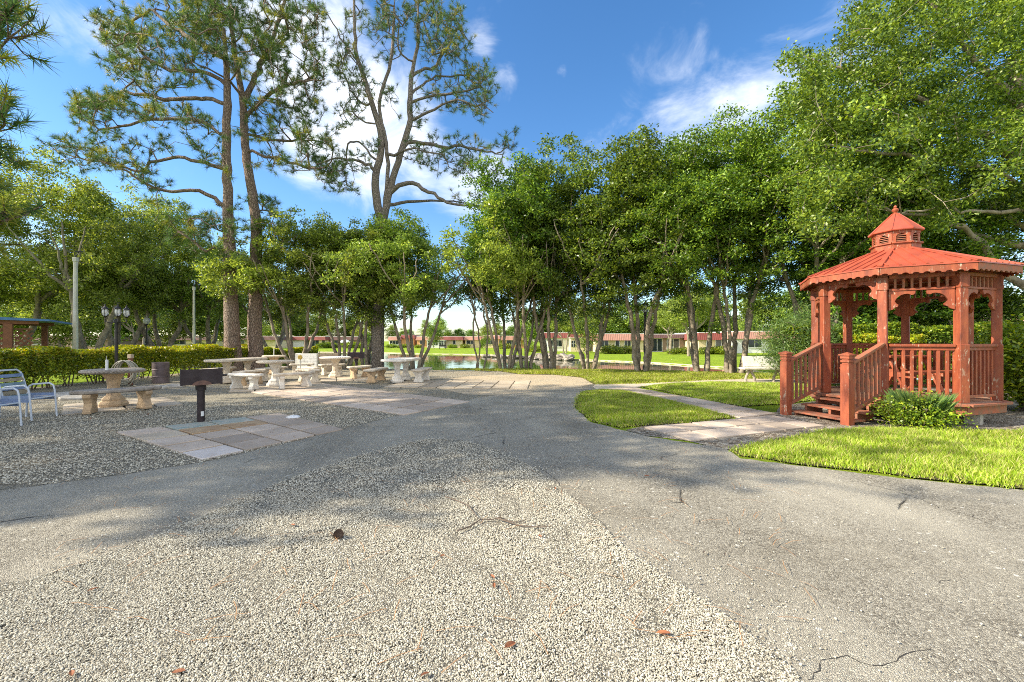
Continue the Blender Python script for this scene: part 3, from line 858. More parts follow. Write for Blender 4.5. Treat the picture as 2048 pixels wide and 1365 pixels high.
def gazebo():
    g = empty('gazebo', GC, 0, 'red octagonal wooden gazebo with metal roof, cupola and three steps beside the grass', 'gazebo')
    # deck
    d = MB(); n = 12
    oc = [tuple(gpt(k, 1.37))[:2] for k in range(8)]
    # planks clipped to the octagon
    ap = 1.37 * math.cos(math.pi / 8)
    for i in range(20):
        y0 = -1.36 + i * 0.136; y1 = y0 + 0.128
        xs = []
        for yy in (y0, y1):
            cr = []
            for k in range(8):
                a, b = oc[k], oc[(k + 1) % 8]
                if (a[1] - yy) * (b[1] - yy) < 0:
                    x = a[0] + (b[0] - a[0]) * (yy - a[1]) / (b[1] - a[1])
                    cr.append(x)
            if len(cr) >= 2: xs.append((min(cr), max(cr)))
        if len(xs) < 2: continue
        d.slab([(xs[0][0], y0), (xs[0][1], y0), (xs[1][1], y1), (xs[1][0], y1)], 0.355, 0.385)
    d.build('deck', M['deck'], g)
    for k in range(8):
        b = MB(); m, L = side_M(k, 1.40)
        b.prism([(0.004, 0.34), (L - 0.004, 0.34), (L - 0.004, 0.379), (0.004, 0.379)], 0.10, m)
        b.build('deck_edge', M['red_worn'], g, bevel=0.004)
        b = MB(); m, L = side_M(k, 1.36)
        b.prism([(0.0, 0.20), (L, 0.20), (L, 0.338), (0.0, 0.338)], 0.035, m)
        b.build('deck_skirt', M['red_worn'], g, bevel=0.003)
    for k in range(8):
        p = gpt(k + 0.5, 1.1); b = MB().box((p.x, p.y, 0.10), (0.2, 0.2, 0.2), 0.3 * k); b.build('footing', M['stone'], g, bevel=0.01)
    # posts
    for k in range(8):
        p = gpt(k, GR); rz = GT + k * math.pi / 4
        b = MB(); b.box((p.x, p.y, 1.435), (0.125, 0.125, 2.11), rz)
        b.box((p.x, p.y, 0.86), (0.145, 0.145, 0.93), rz)
        b.box((p.x, p.y, 2.35), (0.15, 0.15, 0.22), rz)
        b.build('post', M['red'], g, bevel=0.006)
    # railings and friezes
    for k in range(8):
        m, L = side_M(k, GR, 0, 0.075)
        bm_, BL = side_M(k, GR + 0.02, 0, 0.065)
        if k != 0:
            b = MB()
            b.prism([(0, 1.285), (L, 1.285), (L, 1.33), (0, 1.33)], 0.11, m)
            b.prism([(0, 1.225), (L, 1.225), (L, 1.282), (0, 1.282)], 0.045, m)
            rail = b.build('railing', M['red'], g, bevel=0.004)
            b = MB(); b.prism([(0, 0.46), (L, 0.46), (L, 0.505), (0, 0.505)], 0.06, m); b.build('bottom_rail', M['red_worn'], rail, bevel=0.004)
            nb = 7
            for i in range(nb):
                x = L * (i + 0.8) / (nb + 0.6)
                b = MB(); b.prism([(x - .021, 0.507), (x + .021, 0.507), (x + .021, 1.223), (x - .021, 1.223)], 0.042, m)
                b.build('baluster', M['red'], rail, bevel=0.004)
            b = MB()
            b.prism([(0, 2.225), (L, 2.225), (L, 2.262), (0, 2.262)], 0.07, m)
            b.prism([(0, 2.43), (L, 2.43), (L, 2.49), (0, 2.49)], 0.09, m)
            fr = b.build('frieze', M['red'], g, bevel=0.003)
            for i in range(7):
                x = L * (i + 0.8) / 7.6
                b = MB(); b.prism([(x - .015, 2.264), (x + .015, 2.264), (x + .015, 2.428), (x - .015, 2.428)], 0.03, m)
                b.build('spindle', M['red_worn'], fr)
            top = 2.222
        else:
            b = MB(); b.prism([(0, 2.43), (L, 2.43), (L, 2.49), (0, 2.49)], 0.09, m); b.build('beam', M['red'], g, bevel=0.003)
            top = 2.428
        for s in (0, 1):
            ol = bracket_outline(0.34, 0.33)
            if s: ol = [(L - x, z) for x, z in reversed(ol)]
            b = MB(); b.prism([(x, z + top) for x, z in ol], 0.04, m); b.build('bracket', M['red'], g)
    # roof: eight ribbed metal slopes
    e0, e1, z0, z1 = 1.56, 0.30, 2.615, 3.10
    b = MB()
    for k in range(8):
        a, c, d2, f = gpt(k, e0, z0), gpt(k + 1, e0, z0), gpt(k + 1, e1, z1), gpt(k, e1, z1)
        lo = Vector((0, 0, -0.02))
        b.add([a, c, d2, f, a + lo, c + lo, d2 + lo, f + lo], [(0, 1, 2, 3), (7, 6, 5, 4), (0, 4, 5, 1)])
        nrm = (c - a).cross(f - a).normalized();
        if nrm.z < 0: nrm = -nrm
        mid = (a + c) / 2; up = ((f + d2) / 2 - mid); L = (c - a).length; ul = up.normalized(); x = (c - a).normalized()
        for i in range(-3, 4):
            off = i * 0.165
            s = mid + x * off
            # rib stops where it meets the hip
            t = 1.0 if abs(off) < (d2 - f).length / 2 else (L / 2 - abs(off)) / (L / 2 - (d2 - f).length / 2)
            e = s + up * min(t, 1)
            if (e - s).length < 0.1: continue
            b.bar(s + nrm * 0.006, e + nrm * 0.006, 0.03, 0.022, nrm)
    roof = b.build('roof', M['roof'], g)
    for k in range(8):
        b = MB(); a = gpt(k, e0 + 0.005, z0 + 0.012); f = gpt(k, e1, z1 + 0.012)
        b.bar(a, f, 0.07, 0.02, (0, 0, 1)); b.build('hip_cap', M['roof'], roof)
    # rafters and ceiling boards under the roof
    b = MB()
    for k in range(8):
        b.bar(gpt(k, 1.50, 2.56), gpt(k, 0.15, 3.06), 0.045, 0.075)
        b.bar(gpt(k + .5, 1.40, 2.57), gpt(k + .5, 0.15, 3.06), 0.04, 0.06)
    b.build('rafters', M['red_worn'], g)
    # scalloped fascia
    for k in range(8):
        m, L = side_M(k, 1.535)
        top, bot = 2.592, 2.475; nn = 9; w = L / nn
        ol = [(0.002, top), (0.002, bot)]
        for i in range(nn):
            c = (i + 0.5) * w
            ol.append((c - w * 0.34, bot))
            for j in range(1, 6):
                t = math.pi * j / 6; ol.append((c - w * 0.34 * math.cos(t), bot + 0.024 * math.sin(t)))
            ol.append((c + w * 0.34, bot))
        ol += [(L - 0.002, bot), (L - 0.002, top)]
        b = MB(); b.prism(ol, 0.022, m); b.build('fascia', M['red'] if k not in (2, 3) else M['red_worn'] if k == 2 else M['red'], g)
    # cupola
    b = MB()
    for k in range(8):
        for z, r, h in ((3.115, 0.345, 0.13), (3.40, 0.335, 0.05)):
            m, L = side_M(k, r); b.prism([(0, z - h / 2), (L, z - h / 2), (L, z + h / 2), (0, z + h / 2)], 0.03, m)
        m, L = side_M(k, 0.365); b.prism([(0, 3.18), (L, 3.18), (L, 3.205), (0, 3.205)], 0.05, m)
        # side wall with an arched opening
        m, L = side_M(k, 0.33); w = 0.075; cx = L / 2; z0_, z1_ = 3.205, 3.375
        b.prism([(0, z0_), (cx - w, z0_), (cx - w, z1_), (0, z1_)], 0.025, m); b.prism([(cx + w, z0_), (L, z0_), (L, z1_), (cx + w, z1_)], 0.025, m)
        arc = [(cx - w, 3.30)] + [(cx - w * math.cos(t), 3.30 + w * 0.85 * math.sin(t)) for t in [math.pi * i / 8 for i in range(1, 8)]] + [(cx + w, 3.30)]
        b.prism(arc + [(cx + w, z1_), (cx - w, z1_)], 0.024, m)
    cup = b.build('cupola', M['red'], g)
    for k in range(8):
        m, L = side_M(k, 0.32); b = MB()
        for i in range(4):
            z = 3.225 + i * 0.034
            b.prism([(L / 2 - .074, z), (L / 2 + .074, z), (L / 2 + .074, z + .012), (L / 2 - .074, z + .012)], 0.03, m)
        b.build('louver', M['red_worn'], cup)
    b = MB(); b.lathe([(0.27, 3.2), (0.27, 3.36)], 8, phase=GT); b.build('vent_screen', M['black'], cup)
    b = MB(); b.lathe([(0.40, 3.42), (0.405, 3.435), (0.045, 3.80), (0.03, 3.81)], 8, phase=GT)
    for k in range(8): b.bar(gpt(k, 0.402, 3.442), gpt(k, 0.05, 3.80), 0.022, 0.012)
    b.build('cupola_roof', M['roof'], cup)
    b = MB(); b.lathe([(0.026, 3.79), (0.045, 3.81), (0.024, 3.825), (0.048, 3.85), (0.054, 3.873), (0.038, 3.90), (0.018, 3.912), (0.028, 3.93), (0.02, 3.95), (0.006, 3.962)], 14)
    b.build('finial', M['red'], cup, smooth=True)
    # steps: frame x along the entry side, y outward
    m, L = side_M(0, GR)
    R3 = m.to_3x3()
    out = R3 @ Vector((0, 1, 0)); al = R3 @ Vector((1, 0, 0)); o = m.translation
    def sp(x, y, z): return o + al * x + out * y + Vector((0, 0, z))
    def sbox(mb, x0, x1, y0, y1, z0, z1): mb.add([sp(x, y, z) for z in (z0, z1) for y in (y0, y1) for x in (x0, x1)], [(0, 2, 3, 1), (4, 5, 7, 6), (0, 1, 5, 4), (2, 6, 7, 3), (0, 4, 6, 2), (1, 3, 7, 5)])
    for i, (yo, zt) in enumerate(((0.30, 0.315), (0.58, 0.20), (0.86, 0.085))):
        b = MB(); sbox(b, -0.03, L + 0.10, yo - 0.14, yo + 0.005, zt - 0.032, zt); sbox(b, -0.03, L + 0.10, yo - 0.145 - 0.135, yo - 0.145, zt - 0.032, zt)
        b.build('step', M['red_worn'], g, bevel=0.004)
    for x in (0.05, L / 2, L - 0.05):
        b = MB()
        for yo, zt in ((0.30, 0.283), (0.58, 0.168)):
            sbox(b, x - 0.019, x + 0.019, yo - 0.27, yo - 0.01, 0.03 if yo > 0.5 else zt - 0.12, zt)
        sbox(b, x - 0.018, x + 0.018, 0.16, 0.30, 0.02, 0.163)
        sbox(b, x - 0.017, x + 0.017, 0.62, 0.84, 0.0, 0.052)
        b.build('stringer', M['red_worn'], g)
    for x, t in ((-0.03, 0.97), (L + 0.03, 0.90)):
        b = MB(); c = sp(x, t, 0); rz = math.atan2(al.y, al.x)
        b.box((c.x, c.y, 0.50), (0.135, 0.135, 1.00), rz)
        b.box((c.x, c.y, 1.015), (0.105, 0.105, 0.03), rz); b.box((c.x, c.y, 1.05), (0.135, 0.135, 0.04), rz)
        b.box((c.x, c.y, 1.08), (0.105, 0.105, 0.02), rz); b.box((c.x, c.y, 1.115), (0.14, 0.14, 0.05), rz)
        b.box((c.x, c.y, 1.15), (0.175, 0.175, 0.022), rz)
        b.add([Vector((c.x, c.y, 0)) + Matrix.Rotation(rz, 3, 'Z') @ Vector(q) for q in ((-.08, -.08, 1.161), (.08, -.08, 1.161), (.08, .08, 1.161), (-.08, .08, 1.161), (0, 0, 1.20))],
              [(3, 2, 1, 0), (0, 1, 4), (1, 2, 4), (2, 3, 4), (3, 0, 4)])
        b.build('newel_post', M['red'], g, bevel=0.004)
        a0 = sp(x, t - 0.07, 1.02); a1 = sp(x, 0.06, 1.335)
        b = MB(); b.bar(a0, a1, 0.095, 0.035); b.bar(a0 - Vector((0, 0, .035)), a1 - Vector((0, 0, .035)), 0.045, 0.035)
        l0 = sp(x, t - 0.07, 0.20); l1 = sp(x, 0.06, 0.50)
        b.bar(l0, l1, 0.05, 0.05)
        hr = b.build('handrail', M['red_worn'], g, bevel=0.003)
        for i in range(7):
            f = (i + 0.8) / 7.6; p0 = l0.lerp(l1, f) + Vector((0, 0, .02)); p1 = a0.lerp(a1, f) - Vector((0, 0, .05))
            b = MB(); b.box(((p0.x + p1.x) / 2, (p0.y + p1.y) / 2, (p0.z + p1.z) / 2), (0.036, 0.036, p1.z - p0.z), rz)
            b.build('baluster', M['red_worn'], hr)
    # picnic table standing inside
    t = empty('picnic_table', GC + Vector((0.25, 0.25, 0.387)), R(12), 'low red wooden picnic table with attached benches inside the gazebo', 'table')
    b = MB()
    for i in range(4): b.box((0, -0.24 + i * 0.16, 0.70), (1.15, 0.15, 0.035))
    b.build('table_top', M['red'], t, bevel=0.003)
    for s in (-1, 1):
        b = MB(); b.box((0, s * 0.58, 0.43), (1.15, 0.2, 0.035)); b.build('seat', M['red'], t, bevel=0.003)
        b = MB(); b.bar((s * 0.42, -0.50, 0.0), (s * 0.42, -0.18, 0.68), 0.035, 0.085, (1, 0, 0)); b.build('leg', M['red'], t)
        b = MB(); b.bar((s * 0.42, 0.50, 0.0), (s * 0.42, 0.18, 0.68), 0.035, 0.085, (1, 0, 0)); b.build('leg', M['red'], t)
        b = MB(); b.box((s * 0.46, 0, 0.37), (0.035, 1.3, 0.085)); b.build('cross_brace', M['red'], t)


# ================================================================= furniture
PED = [(0.24, 0.0), (0.25, 0.05), (0.23, 0.09), (0.19, 0.11), (0.195, 0.15), (0.17, 0.18), (0.12, 0.22), (0.105, 0.32), (0.105, 0.42), (0.125, 0.54), (0.17, 0.62), (0.185, 0.66), (0.18, 0.685)]


def ped_mb(c=(0, 0), s=1.0):
    return MB().lathe([(r * s, z) for r, z in PED], 8, (c[0], c[1], 0), phase=R(20))


def top_profile(n, r, th=0.075, z=0.685, scal=0.012, lobes=48, sx=1.0, sy=1.0):
    """round top with a roped edge"""
    mb = MB(); N = lobes * 2
    rings = [(r * 0.5, z), (r * 0.93, z), (r, z + th * 0.35), (r, z + th * 0.7), (r * 0.955, z + th), (r * 0.3, z + th)]
    base = len(mb.v)
    for j, (rr, zz) in enumerate(rings):
        for k in range(N):
            a = 2 * math.pi * k / N; q = rr + (scal * (1 if (k + j) % 2 else -1) if j in (2, 3) else 0)
            mb.v.append((q * sx * math.cos(a), q * sy * math.sin(a), zz))
    for j in range(len(rings) - 1):
        for k in range(N):
            a = base + j * N + k; b = base + j * N + (k + 1) % N; mb.f.append((a, b, b + N, a + N))
    mb.f.append(tuple(base + k for k in range(N - 1, -1, -1))); e = base + (len(rings) - 1) * N; mb.f.append(tuple(e + k for k in range(N)))
    return mb


def round_table(x, y, r, label, rz=0, top='cast_top', ped='cast', h=1.0):
    t = empty('round_table', (x, y, 0.034), rz, label, 'table', 'cast stone picnic tables')
    p = ped_mb(); tp = top_profile(96, r)
    o1 = p.build('pedestal', M[ped], t, smooth=False, bevel=0.004); o2 = tp.build('table_top', M[top], t)
    o1.scale = (1, 1, h); o2.scale = (1, 1, h)
    return t


def long_table(x, y, L, W, rz, label, top='cast_top', ped='cast', thick=0.075):
    t = empty('long_table', (x, y, 0.034), rz, label, 'table', 'cast stone picnic tables')
    for s in (-1, 1): ped_mb((s * L * 0.22, 0), 0.86).build('pedestal', M[ped], t, bevel=0.004)
    c = 0.16
    ol = [(-L / 2 + c, -W / 2), (L / 2 - c, -W / 2), (L / 2, -W / 2 + c), (L / 2, W / 2 - c), (L / 2 - c, W / 2), (-L / 2 + c, W / 2), (-L / 2, W / 2 - c), (-L / 2, -W / 2 + c)]
    MB().slab(ol, 0.685, 0.685 + thick).build('table_top', M[top], t, bevel=0.018)
    return t


def leg_outline():
    h = [(0.15, 0), (0.155, 0.05), (0.135, 0.06), (0.145, 0.075), (0.105, 0.14), (0.095, 0.19), (0.115, 0.25), (0.16, 0.30), (0.165, 0.33), (0.15, 0.365)]
    return h + [(-x, z) for x, z in reversed(h)]


def bench_leg(t, pos, rz, mat):
    m = Matrix.Translation((pos[0], pos[1], 0)) @ Matrix.Rotation(rz, 4, 'Z')
    MB().prism(leg_outline(), 0.12, m).build('leg', M[mat], t, bevel=0.012)


def curved_bench(cx, cy, rc, mid, span, label, top='cast_top', leg='cast', w=0.36, z=0.034):
    """arc bench round the point (cx, cy)"""
    ma = R(mid); sp_ = R(span) / 2
    x, y = cx + rc * math.cos(ma), cy + rc * math.sin(ma)
    t = empty('curved_bench', (x, y, z), 0, label, 'bench', 'cast stone benches round the tables')
    N = 14; ins, outs = [], []
    for i in range(N + 1):
        a = ma - sp_ + 2 * sp_ * i / N
        e = 1.0 if 0 < i < N else 0.72
        # roped edge
        q = 0.006 * (1 if i % 2 else -1)
        ins.append((cx - x + (rc - w / 2 * e + q) * math.cos(a), cy - y + (rc - w / 2 * e + q) * math.sin(a)))
        outs.append((cx - x + (rc + w / 2 * e + q) * math.cos(a), cy - y + (rc + w / 2 * e + q) * math.sin(a)))
    MB().slab(ins[::-1] + outs, 0.365, 0.432).build('bench_top', M[top], t, bevel=0.018)
    for s in (-1, 1):
        a = ma + s * sp_ * 0.62
        bench_leg(t, (cx - x + rc * math.cos(a), cy - y + rc * math.sin(a)), a, leg)
    return t


def straight_bench(x, y, L, rz, label, top='cast_top', leg='cast', w=0.38, z=0.034):
    t = empty('stone_bench', (x, y, z), rz, label, 'bench', 'cast stone benches round the tables')
    MB().slab([(-L / 2, -w / 2 + .05), (-L / 2 + .05, -w / 2), (L / 2 - .05, -w / 2), (L / 2, -w / 2 + .05), (L / 2, w / 2 - .05), (L / 2 - .05, w / 2), (-L / 2 + .05, w / 2), (-L / 2, w / 2 - .05)], 0.365, 0.432).build('bench_top', M[top], t, bevel=0.018)
    for s in (-1, 1): bench_leg(t, (s * L * 0.3, 0), R(90), leg)
    return t


def grill(x, y, rz, label, w=0.62, sticker=False):
    t = empty('park_grill', (x, y, 0.0), rz, label, 'grill', 'pedestal park grills')
    b = MB(); b.lathe([(0.055, 0.0), (0.055, 0.60)], 16); b.build('post', M['rusty_black'], t, smooth=True)
    b = MB(); b.prism([(-0.13, 0.66)] + [(-0.13 * math.cos(a), 0.66 + 0.075 * math.sin(a)) for a in [math.pi * i / 10 for i in range(1, 10)]] + [(0.13, 0.66)], 0.012, Matrix.Translation((0, -0.202, 0)))
    b.build('rusty_plate', M['rust_plate'], t)
    MB().lathe([(0.075, 0.56), (0.075, 0.66)], 16).build('swivel_collar', M['rusty_black'], t, smooth=True)
    b = MB(); d = 0.38; z0, z1 = 0.665, 0.92
    b.box((0, 0, z0 + 0.004), (w, d, 0.008)); b.box((0, -d / 2, (z0 + z1) / 2), (w, 0.008, z1 - z0)); b.box((-w / 2, 0, (z0 + z1) / 2), (0.008, d, z1 - z0)); b.box((w / 2, 0, (z0 + z1) / 2), (0.008, d, z1 - z0))
    for s in (-1, 1): b.box((s * w / 2, -d / 2 + 0.01, (z0 + z1) / 2), (0.03, 0.03, z1 - z0 + .01))
    b.build('firebox', M['rusty_black'], t)
    b = MB()
    for i in range(14): b.tube([(-w / 2 + 0.01, -d / 2 + 0.03 + i * 0.025, z1 - 0.05), (w / 2 - 0.01, -d / 2 + 0.03 + i * 0.025, z1 - 0.05)], 0.005, 6)
    gr = b.build('grate', M['black'], t)
    b = MB(); b.tube([(w / 2, -0.08, z1 - 0.12), (w / 2 + 0.09, -0.08, z1 - 0.12)], 0.016, 8); b.build('handle', M['black'], t)
    if sticker:
        b = MB(); b.lathe([(0.0575, 0.13), (0.0575, 0.20)], 16); o = MB()
        pts = [(0.0575 * math.cos(a), 0.0575 * math.sin(a)) for a in [R(-95 + 12 * i) for i in range(5)]]
        o.add([(p[0], p[1], z) for z in (0.13, 0.21) for p in pts], [(i, i + 1, i + 6, i + 5) for i in range(4)])
        o.build('sticker', M['white_paint'], t)
    return t


def chair(x, y, rz, label, mats):
    """strap chair facing +x"""
    t = empty('strap_chair', (x, y, 0.02), rz, label, 'chair', 'blue strap patio chairs'); t.scale = (.82, .82, .97)
    for s in (-1, 1):
        y0 = s * 0.28
        b = MB(); b.tube([(0.29, y0, 0), (0.245, y0, 0.50), (0.22, y0, 0.58), (0.15, y0, 0.62), (-0.18, y0, 0.60), (-0.25, y0, 0.56), (-0.27, y0, 0.46), (-0.30, y0, 0.0)], 0.0165, 10)
        b.build('side_frame', M['chair_frame'], t, smooth=True)
    b = MB(); b.tube([(0.25, -0.26, 0.38), (0.25, 0.26, 0.38), (-0.24, 0.26, 0.33), (-0.24, -0.26, 0.33), (0.25, -0.26, 0.38)], 0.013, 8)
    b.build('seat_frame', M['chair_frame'], t, smooth=True)
    b = MB(); b.tube([(-0.22, -0.26, 0.33), (-0.33, -0.26, 0.70), (-0.37, -0.24, 0.83), (-0.385, -0.17, 0.88), (-0.385, 0.17, 0.88), (-0.37, 0.24, 0.83), (-0.33, 0.26, 0.70), (-0.22, 0.26, 0.33)], 0.0155, 10)
    b.build('back_frame', M['chair_frame'], t, smooth=True)
    for i in range(7):
        f = (i + .5) / 7; xx = 0.25 - 0.49 * f; zz = 0.38 - 0.05 * f
        b = MB(); n = 6
        vs = [];
        for j in range(n + 1):
            yy = -0.272 + 0.544 * j / n; sag = 0.03 * (1 - (2 * j / n - 1) ** 2)
            for dx, dz in ((-.027, .014), (.027, .014), (.027, .010), (-.027, .010)): vs.append((xx + dx, yy, zz + dz - sag))
        fs = [(j * 4 + a, j * 4 + (a + 1) % 4, j * 4 + 4 + (a + 1) % 4, j * 4 + 4 + a) for j in range(n) for a in range(4)]
        b.add(vs, fs); b.build('strap', M[mats[i % len(mats)]], t)
    for i in range(6):
        f = (i + .6) / 6.4; xx = -0.23 - 0.145 * f; zz = 0.36 + 0.48 * f
        b = MB(); b.box((xx + 0.012, 0, zz), (0.006, 0.535, 0.058), M=Matrix.Rotation(R(-14), 3, 'Y')); b.build('strap', M[mats[(i + 1) % len(mats)]], t)
    # side apron strap band below the arm
    for s in (-1, 1):
        for k in range(2):
            b = MB(); b.box((0.0, s * 0.286, 0.415 - k * 0.065), (0.5, 0.006, 0.055)); b.build('side_strap', M[mats[0]], t)
    return t


def furniture():
    # table near the hedge
    round_table(-8.3, 8.75, 0.50, 'large round table with mossy grey top nearest the hedge and the lantern post', R(5), 'cast_grey', 'cast_tan', 1.0)
    curved_bench(-8.28, 8.72, 0.98, -42, 74, 'long dark topped curved bench in front of the large round table by the hedge', 'cast_grey', 'cast_tan')
    b = MB(); b.lathe([(0.03, 0), (0.03, 0.005), (0.024, 0.006), (0.024, 0.20), (0.02, 0.203)], 14); b.lathe([(0.004, 0.2), (0.004, 0.28)], 6, (-0.012, 0, 0))
    o = b.build('plastic_tube', M['white_paint'], smooth=True); o.location = (-8.20, 8.5, 0.797); tag(o, 'small white plastic tube standing on the mossy round table', 'tube')
    # round table with the roped edge, centre left
    round_table(-7.12, 12.65, 0.50, 'round table with roped edge encircled by white legged curved benches', R(10), 'cast_top', 'cast_white')
    curved_bench(-7.12, 12.75, 1.08, -112, 62, 'white legged curved bench at the front left of the roped round table', 'cast_white', 'cast_white')
    curved_bench(-7.12, 12.75, 1.08, -36, 62, 'curved bench with dark roped edge, front right of the roped round table', 'cast_top', 'cast_white')
    curved_bench(-7.12, 12.75, 1.08, 165, 55, 'curved bench with orange tan legs behind the left side of the roped round table', 'cast', 'cast_tan')
    curved_bench(-7.12, 12.75, 1.08, 62, 50, 'curved bench hidden behind the roped round table on the pond side', 'cast_top', 'cast')
    # long table at far left
    long_table(-9.15, 14.0, 2.1, 0.85, R(84), 'long stone table on two pedestals in front of the two left pine trunks', 'cast_top', 'cast')
    straight_bench(-8.35, 14.6, 1.3, R(84), 'straight bench between the long left table and the roped round table')
    straight_bench(-10.0, 14.3, 1.3, R(84), 'straight bench on the hedge side of the long left table')
    # small tables by the water
    round_table(-9.75, 17.2, 0.42, 'small round table by the water with a thin pole stub through its top', 0, 'cast', 'cast_tan', 1.0)
    b = MB(); b.tube([(0, 0, 0), (0, 0, 0.28)], 0.014, 8); o = b.build('umbrella_pole', M['white_paint']); o.location = (-9.75, 17.2, 0.794); tag(o, 'thin white pole stub standing up from the small round table', 'pole')
    round_table(-6.62, 15.75, 0.54, 'pale round table in front of the distant park grill', R(0), 'cast_white', 'cast')
    curved_bench(-6.62, 15.8, 1.12, -125, 58, 'tan curved bench at the front left of the pale round table', 'cast', 'cast_tan')
    curved_bench(-6.62, 15.8, 1.12, -18, 58, 'tan curved bench at the right of the pale round table near the lone pine', 'cast', 'cast_tan')
    curved_bench(-6.62, 15.8, 1.12, 120, 50, 'dark edged curved bench behind the pale round table', 'cast_top', 'cast')
    # rectangular table left of the path
    long_table(-3.72, 14.15, 1.9, 0.85, R(86), 'long white topped stone table on two pedestals right of the lone pine', 'cast_white', 'cast_white')
    straight_bench(-4.52, 14.0, 1.35, R(86), 'tan sided straight bench on the pine side of the white topped long table', 'cast_top', 'cast_tan')
    straight_bench(-3.02, 14.1, 1.35, R(86), 'white legged straight bench on the path side of the white topped long table', 'cast_top', 'cast_white')
    straight_bench(-8.5, 17.0, 0.9, R(20), 'short layered stone bench beside the white block barbecue', 'cast_top', 'cast')
    # grills
    grill(-5.2, 7.02, R(41), 'dark rusty park grill on a thick post standing on the stained slabs', 0.53, True)
    grill(-6.45, 17.4, R(20), 'distant black park grill beside the lone pine in front of the water', 0.60)
    # barbecue of white blocks
    t = empty('block_barbecue', (-9.4, 19.0, 0.0), R(0), 'white painted block barbecue with a lower tan wall at its right', 'barbecue')
    rr = random.Random(5)

    def blockwall(mb, a, b_, h, th, bl, bh):
        a = Vector(a); b_ = Vector(b_); L = (b_ - a).length; d = (b_ - a).normalized(); rz = math.atan2(d.y, d.x); row = 0; z = 0
        while z < h - 0.02:
            x = -bl / 2 if row % 2 else 0
            while x < L - 0.01:
                x0 = max(0, x); x1 = min(L, x + bl)
                if x1 - x0 > 0.02:
                    c = a + d * (x0 + x1) / 2; mb.box((c.x, c.y, z + bh / 2), (x1 - x0 - 0.010, th + rr.uniform(-.006, .006), bh - 0.010), rz)
                x += bl
            z += bh; row += 1
        c = (a + b_) / 2; mb.box((c.x, c.y, h / 2 - .004), (L - 0.012, th - 0.02, h - 0.014), rz)
    b = MB(); blockwall(b, (-0.05, -0.30, 0), (0.75, -0.30, 0), 0.82, 0.2, 0.27, 0.118); blockwall(b, (-0.16, -0.28, 0), (-0.40, 0.35, 0), 0.82, 0.2, 0.27, 0.118)
    b.build('block_wall', M['white_block'], t)
    b = MB(); blockwall(b, (0.78, -0.2, 0), (1.5, 0.1, 0), 0.78, 0.18, 0.27, 0.118); b.build('tan_wall', M['tan_block'], t)
    # yellow flower stake
    t = empty('flower_stake', (-7.05, 14.0, 0.0), 0, 'yellow flower shaped garden stake in front of the white block barbecue', 'garden stake')
    MB().tube([(0, 0, 0), (0, 0, 0.80)], 0.014, 8).build('stake', M['pole'], t)
    b = MB()
    for i in range(8):
        a = i * math.pi / 4; b.tube([(0, -0.02, 0.84), (0.045 * math.cos(a), -0.03, 0.84 + 0.045 * math.sin(a)), (0.085 * math.cos(a), -0.02, 0.84 + 0.085 * math.sin(a))], [0.02, 0.032, 0.012], 7)
    b.build('flower_head', M['yellow'], t, smooth=True)
    # drum
    b = MB(); b.lathe([(0.275, 0.0), (0.285, 0.01), (0.28, 0.2), (0.29, 0.21), (0.29, 0.225), (0.28, 0.235), (0.28, 0.43), (0.29, 0.44), (0.29, 0.455), (0.28, 0.465), (0.28, 0.665), (0.292, 0.675), (0.275, 0.68), (0.268, 0.66), (0.265, 0.03)], 28)
    o = b.build('trash_drum', M['barrel'], smooth=True); o.location = (-11.5, 13.75, 0.005); tag(o, 'dark rusty steel drum standing against the hedge', 'drum'); o.scale = (.8, .8, 1)
    # hose on its post
    t = empty('hose_post', (-11.85, 13.05, 0), 0, 'wooden stub post with hose hanger by the hedge', 'post')
    MB().box((0, 0, 0.42), (0.09, 0.09, 0.84)).build('post', M['brown_wood'], t, bevel=0.005)
    MB().box((0, 0, 0.90), (0.12, 0.12, 0.12)).build('cap', M['tan_block'], t, bevel=0.01)
    b = MB(); rr = random.Random(2)
    for i in range(15):
        w = 0.22 + rr.uniform(-.04, .09); h = 0.32 + rr.uniform(-.05, .10); ox = rr.uniform(-.05, .07); pts = []
        for k in range(25):
            a = 2 * math.pi * k / 24; pts.append((ox + w * math.sin(a) * (1.15 - 0.25 * math.cos(a)), -0.09 - 0.022 * i * 0.6 + rr.uniform(-.004, .004), 0.78 - h + h * math.cos(a)))
        b.tube(pts, 0.012, 6, cap=False)
    b.tube([(0.25, -0.2, 0.03), (0.5, -0.35, 0.02), (0.7, -0.3, 0.02), (1.0, -0.5, 0.02)], 0.012, 6)
    o = b.build('garden_hose', M['hose'], smooth=True); o.location = (-11.8, 13.0, 0.0); tag(o, 'faded garden hose coiled over the stub post by the hedge', 'hose')
    # chairs
    chair(-8.45, 7.35, R(8), 'blue strap chair with white frame, its whole side arm in view at the left edge', ['blue_strap', 'teal_strap', 'tan_strap'])
    chair(-8.1, 6.5, R(4), 'nearer blue strap chair cut by the left edge, with a maroon strap', ['blue_strap', 'blue_strap', 'maroon_strap'])
    # bench by the pond
    t = empty('park_bench', (8.45, 14.1, 0.02), R(-4), 'white backed concrete park bench facing the lawn beside the gazebo', 'bench')
    MB().box((0, 0, 0.44), (1.45, 0.42, 0.06)).build('seat', M['cast_white'], t, bevel=0.012)
    b = MB(); b.box((0.05, 0.22, 0.66), (1.25, 0.06, 0.36), M=Matrix.Rotation(R(-10), 3, 'X')); b.build('backrest', M['white_block'], t, bevel=0.012)
